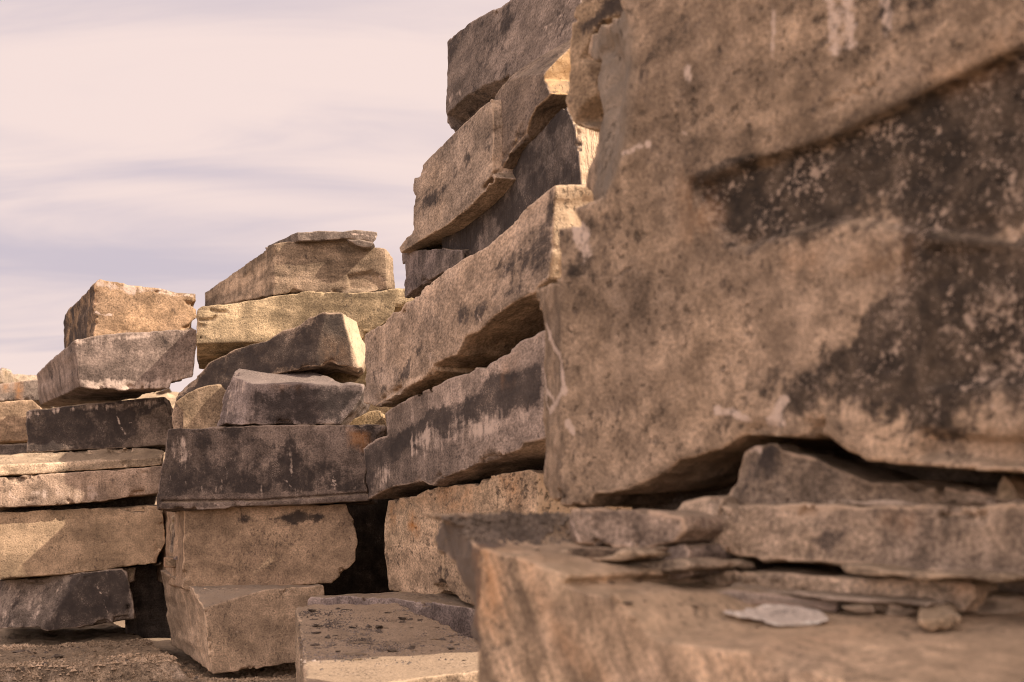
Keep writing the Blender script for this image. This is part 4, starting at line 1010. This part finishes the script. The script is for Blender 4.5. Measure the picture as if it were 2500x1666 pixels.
for q, fr_, lab in [
    (cC_((250, 1088), (700, 1074), (1000, 1112), (960, 1135), (500, 1152), (240, 1122)), wallframe(1345, 4.45, -44, -.10), 'flaky sheet at the pointed end of the broken layers'),
    (cC_((620, 1182), (950, 1166), (1180, 1122), (1230, 1142), (1000, 1200), (700, 1227)), wallframe(1345, 4.45, -44, -.12), 'narrow splinter under the thin dark brown slab'),
    (cC_((1000, 1275), (1400, 1216), (1650, 1202), (1700, 1240), (1500, 1292), (1100, 1312)), wallframe(1500, 4.35, -46, -.08), 'jagged sheet across the crumbling grey brown lump'),
    (cC_((850, 1332), (1200, 1300), (1500, 1330), (1480, 1372), (1100, 1402), (880, 1382)), wallframe(1500, 4.35, -46, -.11), 'broken sheet at the foot of the crumbling grey brown lump'),
    (c7_((1480, 948), (1900, 978), (2400, 1000), (2400, 1018), (1850, 1008), (1500, 976)), wallframe(1900, 4.0, -44), 'long thin sheet inside the black gap on the right'),
    (c7_((900, 1040), (1250, 1060), (1600, 1098), (1900, 1122), (1880, 1142), (1500, 1122), (1100, 1087), (900, 1062)), wallframe(1800, 4.02, -42), 'split sheet along the foot of the grey layered slab'),
    (c7_((1010, 640), (1400, 625), (1850, 640), (2200, 632), (2200, 650), (1700, 660), (1010, 660)), wallframe(1750, 4.3, -44), 'splintered sheet under the pointed wedge stone')]:
    block('stone_slab', fr_, q, .3, stone('sheet', *pr0.choice([((.36, .265, .19), (.27, .2, .15)), ((.27, .2, .15), (.2, .15, .115)), ((.31, .235, .185), (.24, .18, .145))]), .12, .2, .1, seed=len(JOBS), con=1.5, dustamt=.6), label=lab, cat='stone slab', group=GR, **sm)
block('stone_chip', ledgeframe(*c7_((1170, 1236), (1330, 1225))), c7_((985, 1182), (1060, 1165), (1150, 1132), (1250, 1142), (1430, 1172), (1420, 1202), (1330, 1226), (1170, 1238), (1100, 1215)), .16,
      stone('white_chip', (.68, .56, .48), (.60, .49, .42), 0, .05, .0, seed=56, dust=(.68, .56, .48), con=.6), feats=[('plane', c7_((1100, 1225, 0), (1400, 1205, 0), (1250, 1130, .16)))], label='flat white chip lying on the near base', cat='stone chip', **sm)
block('stone_chip', ledgeframe(*cD_((1680, 560), (1800, 560))), cD_((1605, 505), (1650, 392), (1800, 380), (1890, 420), (1905, 490), (1800, 562), (1680, 562)), .2,
      stone('tan_chip', (.40, .29, .20), (.33, .24, .165), .1, .05, .0, seed=57, dust=(.38, .28, .195)), feats=[('plane', cD_((1600, 480, 0), (1900, 470, 0), (1750, 380, .12)))], label='tan lump of stone lying on the near base at the right', cat='stone chip', **sm)

block('stone_block', wallframe(1700, 5.0, -49), c7_((480, 420), (4500, 420), (4500, 1100), (480, 800)), 1.0, stone('rubble_fill', (.2, .145, .105), GREY2, .3, seed=58), h=.014,  # added backing, stops sky and stray sun showing between the slabs
      label='added dark backing in the gap below the huge near block', group='blocks half hidden in the gaps')

# ------------------------------------------------------------------ carve them all
from concurrent.futures import ThreadPoolExecutor
with ThreadPoolExecutor(4) as ex:
    for res in ex.map(lambda j: carve(*j[0], **j[1]), JOBS):
        o = place(res)
        KEEP[res[6]] = o

# ------------------------------------------------------------------ rubble heap far behind
def heap():
    xs, ys = np.arange(-14, 0, .10), np.arange(20, 27, .10)
    X, Y = np.meshgrid(xs, ys, indexing='ij')
    P = np.stack([X.ravel(), Y.ravel(), 0 * X.ravel()], 1)
    Z = 3.55 * np.exp(-((X + 7.5) / 7) ** 4) * np.exp(-((Y - 23) / 2.6) ** 4)
    Z = Z + (0.22 * fbm(P * .9, 4, .6) + .16 * np.abs(fbm(P * 2.7 + 5, 3, .6))).reshape(X.shape) - 0.1
    i = np.arange(X.size).reshape(X.shape)
    Q = np.stack([i[:-1, :-1].ravel(), i[1:, :-1].ravel(), i[1:, 1:].ravel(), i[:-1, 1:].ravel()], 1)
    o = bpy.data.objects.new('rubble_heap', mesh_from('rubble_heap', np.stack([X.ravel(), Y.ravel(), Z.ravel()], 1), Q,
        stone('heap', (.48, .36, .25), (.36, .26, .18), .1, 0, .1, seed=60, dust=(.42, .31, .21)), smooth=False))
    S.collection.objects.link(o)
    tag(o, 'sunlit heap of spoil and rubble far behind at the left', 'rubble heap', kind='stuff')
    return X, Y, Z
HX, HY, HZ_ = heap()


# ------------------------------------------------------------------ loose chips
def chip_mesh(name, seed, flat, mat):
    r = np.random.default_rng(seed)
    import bmesh
    bm = bmesh.new()
    n = 12
    for k in range(n):
        v = r.normal(size=3)
        v /= np.linalg.norm(v) + 1e-6
        v *= r.uniform(.5, 1.0)
        v[2] = np.clip(v[2] * flat, -.55 * flat, .55 * flat)
        bm.verts.new((v[0], v[1] * .7, v[2]))
    res = bmesh.ops.convex_hull(bm, input=bm.verts)
    for v in [v for v in bm.verts if not v.link_faces]: bm.verts.remove(v)
    zmin = min(v.co.z for v in bm.verts)
    for v in bm.verts: v.co.z -= zmin
    me = bpy.data.meshes.new(name)
    bm.to_mesh(me)
    bm.free()
    me.materials.append(mat)
    return me

mats = [stone('chip_dark', (.22, .165, .125), (.15, .112, .09), .15, 0, 0, seed=70, dust=(.23, .17, .125)), stone('chip_tan', (.40, .29, .205), (.32, .23, .16), .1, 0, 0, seed=71, dust=(.38, .275, .195)), stone('chip_grey', (.22, .17, .145), (.17, .13, .11), .2, 0, 0.1, seed=72, dust=(.23, .175, .14))]
protos = [chip_mesh('shale_chip', k, [.16, .28, .42, .11, .2, .34][k % 6], mats[[0, 2, 0, 1, 0, 2, 1, 0, 2][k % 9]]) for k in range(9)]
pr = random.Random(5)


def put_chip(proto, p, size, rz, tilt, label, group, name='shale_chip', cat='stone chip'):
    o = bpy.data.objects.new(name, proto)
    o.location = p
    o.scale = (size, size, size)
    o.rotation_euler = (tilt[0], tilt[1], rz)
    S.collection.objects.link(o)
    return tag(o, label, cat, group)


def on_top(px, py):
    u, v = gt.at(px, py)
    return gt.O + u * gt.t + v * gt.s, u, v

# big named chips on the flat block, then the scatter
GTC = 'shale chips on the flat topped block'
LAB = 'dark shale chip among many lying on the flat topped block'
special = [((170, 1092), .045, 2, 0.2), ((625, 1205), .050, 2, 1.1), ((500, 1300), .085, 3, .2), ((470, 1380), .10, 3, .15), ((195, 1192), .040, 2, 2.0), ((555, 1243), .028, 4, .4), ((195, 1318), .040, 1, .1), ((915, 1295), .055, 3, .25), ((825, 1337), .030, 4, .6), ((350, 1072), .04, 1, .8), ((235, 1190), .03, 0, 1.8), ((775, 1160), .045, 3, .1), ((300, 1320), .028, 4, .2), ((680, 1105), .03, 2, .2), ((600, 1155), .025, 4, .5), ((1200, 1425), .022, 2, .5), ((1100, 1440), .018, 0, .5), ((1215, 1465), .028, 4, .9), ((645, 1440), .020, 1, .1), ((600, 1520), .020, 4, .5)]
for (cx, cy), sz, k, rz in special:
    p, u, v = on_top(*c6_((cx, cy))[0])
    put_chip(protos[k], p + np.array([0, 0, -.003]), sz, rz, (0, .03), LAB, GTC)
poly = [gt.at(*q) for q in c6_((110, 1075), (730, 1050), (1290, 1310), (1290, 1395), (140, 1500))]
pu = [q[0] for q in poly]; pv = [q[1] for q in poly]
cnt = 0
while cnt < 130:
    u, v = pr.uniform(min(pu), max(pu)), pr.uniform(min(pv), max(pv))
    if polysdf(np.array([u], np.float32), np.array([v], np.float32), poly)[0] > -.02: continue
    p = gt.O + u * gt.t + v * gt.s
    s_ = .012 + .046 * pr.random() ** 3
    put_chip(protos[pr.randrange(9)], p + np.array([0, 0, -.003]), s_, pr.uniform(0, 6.3), (pr.uniform(-.1, .1), pr.uniform(-.1, .1)), LAB, GTC)
    cnt += 1
# chips on the ground
GGC = 'shale chips on the quarry ground'
LABG = 'loose shale chip among many on the ground at the lower left'
cnt = 0
while cnt < 150:
    x, y = pr.uniform(-4.9, -1.5), pr.uniform(11.0, 13.2)
    if x > -2.45 and y > 11.4 + .5 * (x + 2.45) + .2 and x < -1.2: continue
    if y > 12.75: continue
    s_ = .022 + .10 * pr.random() ** 2.2
    put_chip(protos[pr.randrange(9)], (x, y, gz(x, y) - .2 * s_), s_, pr.uniform(0, 6.3), (pr.uniform(-.25, .25), pr.uniform(-.25, .25)), LABG, GGC)
    cnt += 1
for (cx, cy), sz, k, rz, lab in [((140, 1500), .12, 1, .3, 'largest flat purplish shale chip lying on the ground at the lower left'), ((265, 1540), .07, 3, 1.0, 'flat brown chip right of the largest purplish chip on the ground'), ((225, 1330), .05, 1, .2, 'pale pointed chip on the ledge below the split slab'), ((250, 1405), .07, 3, .1, 'thin dark chip on the ledge edge at the lower left')]:
    px, py = c2_((cx, cy))[0]
    r = ray(px, py)
    y = 11.8
    for _ in range(12):
        z = gz(r[0] * y, y)
        if r[2] < -1e-3: y = (CAM_H - z) / -r[2]
    put_chip(protos[k], (r[0] * y, y, gz(r[0] * y, y) - .008), sz, rz, (0.05, .1), lab, None)
# shards lying among the slabs of the near base
base_o = [o for l, o in KEEP.items() if l.startswith('tan near block with a dark curled')][0]
drop = land(base_o)
cnt = 0
for _ in range(400):
    if cnt >= 34: break
    q = c7_((pr.uniform(420, 2350), 1110 + 190 * pr.random() ** 1.6))[0] if cnt < 22 else c7_((pr.uniform(-60, 900), pr.uniform(850, 1140)))[0]
    p, nrm = drop(*q)
    if p is None or nrm[2] < .55: continue
    put_chip(protos[pr.choice([1, 3, 3, 6, 7, 1])], p - np.array([0, 0, .003]), .010 + .028 * pr.random() ** 2, pr.uniform(0, 6.3), (pr.uniform(-.15, .25), pr.uniform(-.2, .2)), 'small blurred shard among many on the sloping top of the near base', 'shards on the near base', 'stone_shard')
    cnt += 1
# stones on the far heap
for k in range(70):
    i, j = pr.randrange(5, HX.shape[0] - 5), pr.randrange(15, HX.shape[1] - 20)
    if HX[i, j] > -4.5 or HX[i, j] < -10: continue
    put_chip(protos[pr.choice([1, 2, 3, 5, 6])], (HX[i, j], HY[i, j], HZ_[i, j] - .05), .08 + .25 * pr.random() ** 2, pr.uniform(0, 6.3), (pr.uniform(-.6, .6), pr.uniform(-.6, .6)), 'angular stone on the rubble heap far behind at the left', 'stones on the rubble heap', 'rubble_stone', 'stone')


# fine grit nobody could count, one object for each surface
def grit(name, pts, label, mat, smin, smax, seed):
    r = np.random.default_rng(seed)
    n = len(pts)
    base = np.array([[1, 0, 0], [-.5, .8, 0], [-.5, -.8, 0], [0.1, 0, .7]], np.float32)
    ang = r.uniform(0, 6.28, n)
    s_ = (smin + (smax - smin) * r.random(n) ** 3)[:, None]
    ca, sa = np.cos(ang)[:, None], np.sin(ang)[:, None]
    jit = r.uniform(.6, 1.3, (n, 4)).astype(np.float32)
    bx, by, bz = base[:, 0] * jit, base[:, 1] * jit, base[:, 2] * jit
    V = np.stack([pts[:, :1] + s_ * (bx * ca - by * sa), pts[:, 1:2] + s_ * (bx * sa + by * ca), pts[:, 2:3] + s_ * (bz - .15)], 2).reshape(-1, 3)
    f = np.array([[0, 1, 3], [1, 2, 3], [2, 0, 3], [0, 2, 1]])
    Q = (np.arange(n)[:, None, None] * 4 + f[None]).reshape(-1, 3)
    o = bpy.data.objects.new(name, mesh_from(name, V, Q, mat, smooth=False))
    S.collection.objects.link(o)
    tag(o, label, 'grit', kind='stuff')

r = np.random.default_rng(3)
uv = np.stack([r.uniform(min(pu), max(pu), 16000), r.uniform(min(pv), max(pv), 16000)], 1).astype(np.float32)
dens = fbm(np.c_[uv * 5, np.zeros(len(uv))], 3)
ok = (polysdf(uv[:, 0], uv[:, 1], poly) < .03) & (dens + r.normal(0, .25, len(uv)) > .05)
uv = uv[ok]
grit('shale_grit', gt.O + uv[:, :1] * gt.t + uv[:, 1:] * gt.s, 'fine shale grit on the flat topped block', mats[2], .003, .014, 1)
xy = np.stack([r.uniform(-5.2, -1.2, 30000), r.uniform(10.9, 13.0, 30000)], 1)
dens = fbm(np.c_[xy * 2.0, np.zeros(len(xy))], 3)
xy = xy[dens + r.normal(0, .25, len(xy)) > .0]
bank = np.concatenate([np.stack([r.uniform(-3.4, -1.2, 3500), 0 * r.uniform(size=3500)], 1), np.stack([r.uniform(-5.3, -3.0, 2500), 0 * r.uniform(size=2500)], 1)])
bank[:3500, 1] = 11.62 + np.abs(bank[:3500, 0] + 2.45) * np.where(bank[:3500, 0] < -2.45, 2.0, .33) - np.abs(r.normal(0, .09, 3500))
bank[3500:, 1] = 12.95 + .27 * (bank[3500:, 0] + 3.9) - np.abs(r.normal(0, .12, 2500))
xy = np.concatenate([xy, bank])
grit('gravel', np.array([(x, y, gz(x, y)) for x, y in xy]), 'fine gravel on the quarry ground at the lower left', mats[1], .009, .036, 2)
# dark crumbs along the back of the near base's top
pts = []
reg = c6_((1060, 500), (1090, 470), (1300, 452), (1860, 424), (1700, 600), (1290, 590))
rx = np.random.default_rng(8)
while len(pts) < 2600:
    c = (rx.uniform(1080, 1400), rx.uniform(1245, 1330))
    if polysdf(np.array([c[0]], np.float32), np.array([c[1]], np.float32), reg)[0] > 4 and rx.random() > .12: continue
    p, nrm = drop(*c)
    pts.append(p if p is not None and nrm[2] > .3 else None)
grit('dark_crumbs', np.array([p for p in pts if p is not None]), 'dark crumbs of shale along the top edge of the near base', mats[0], .006, .022, 4)
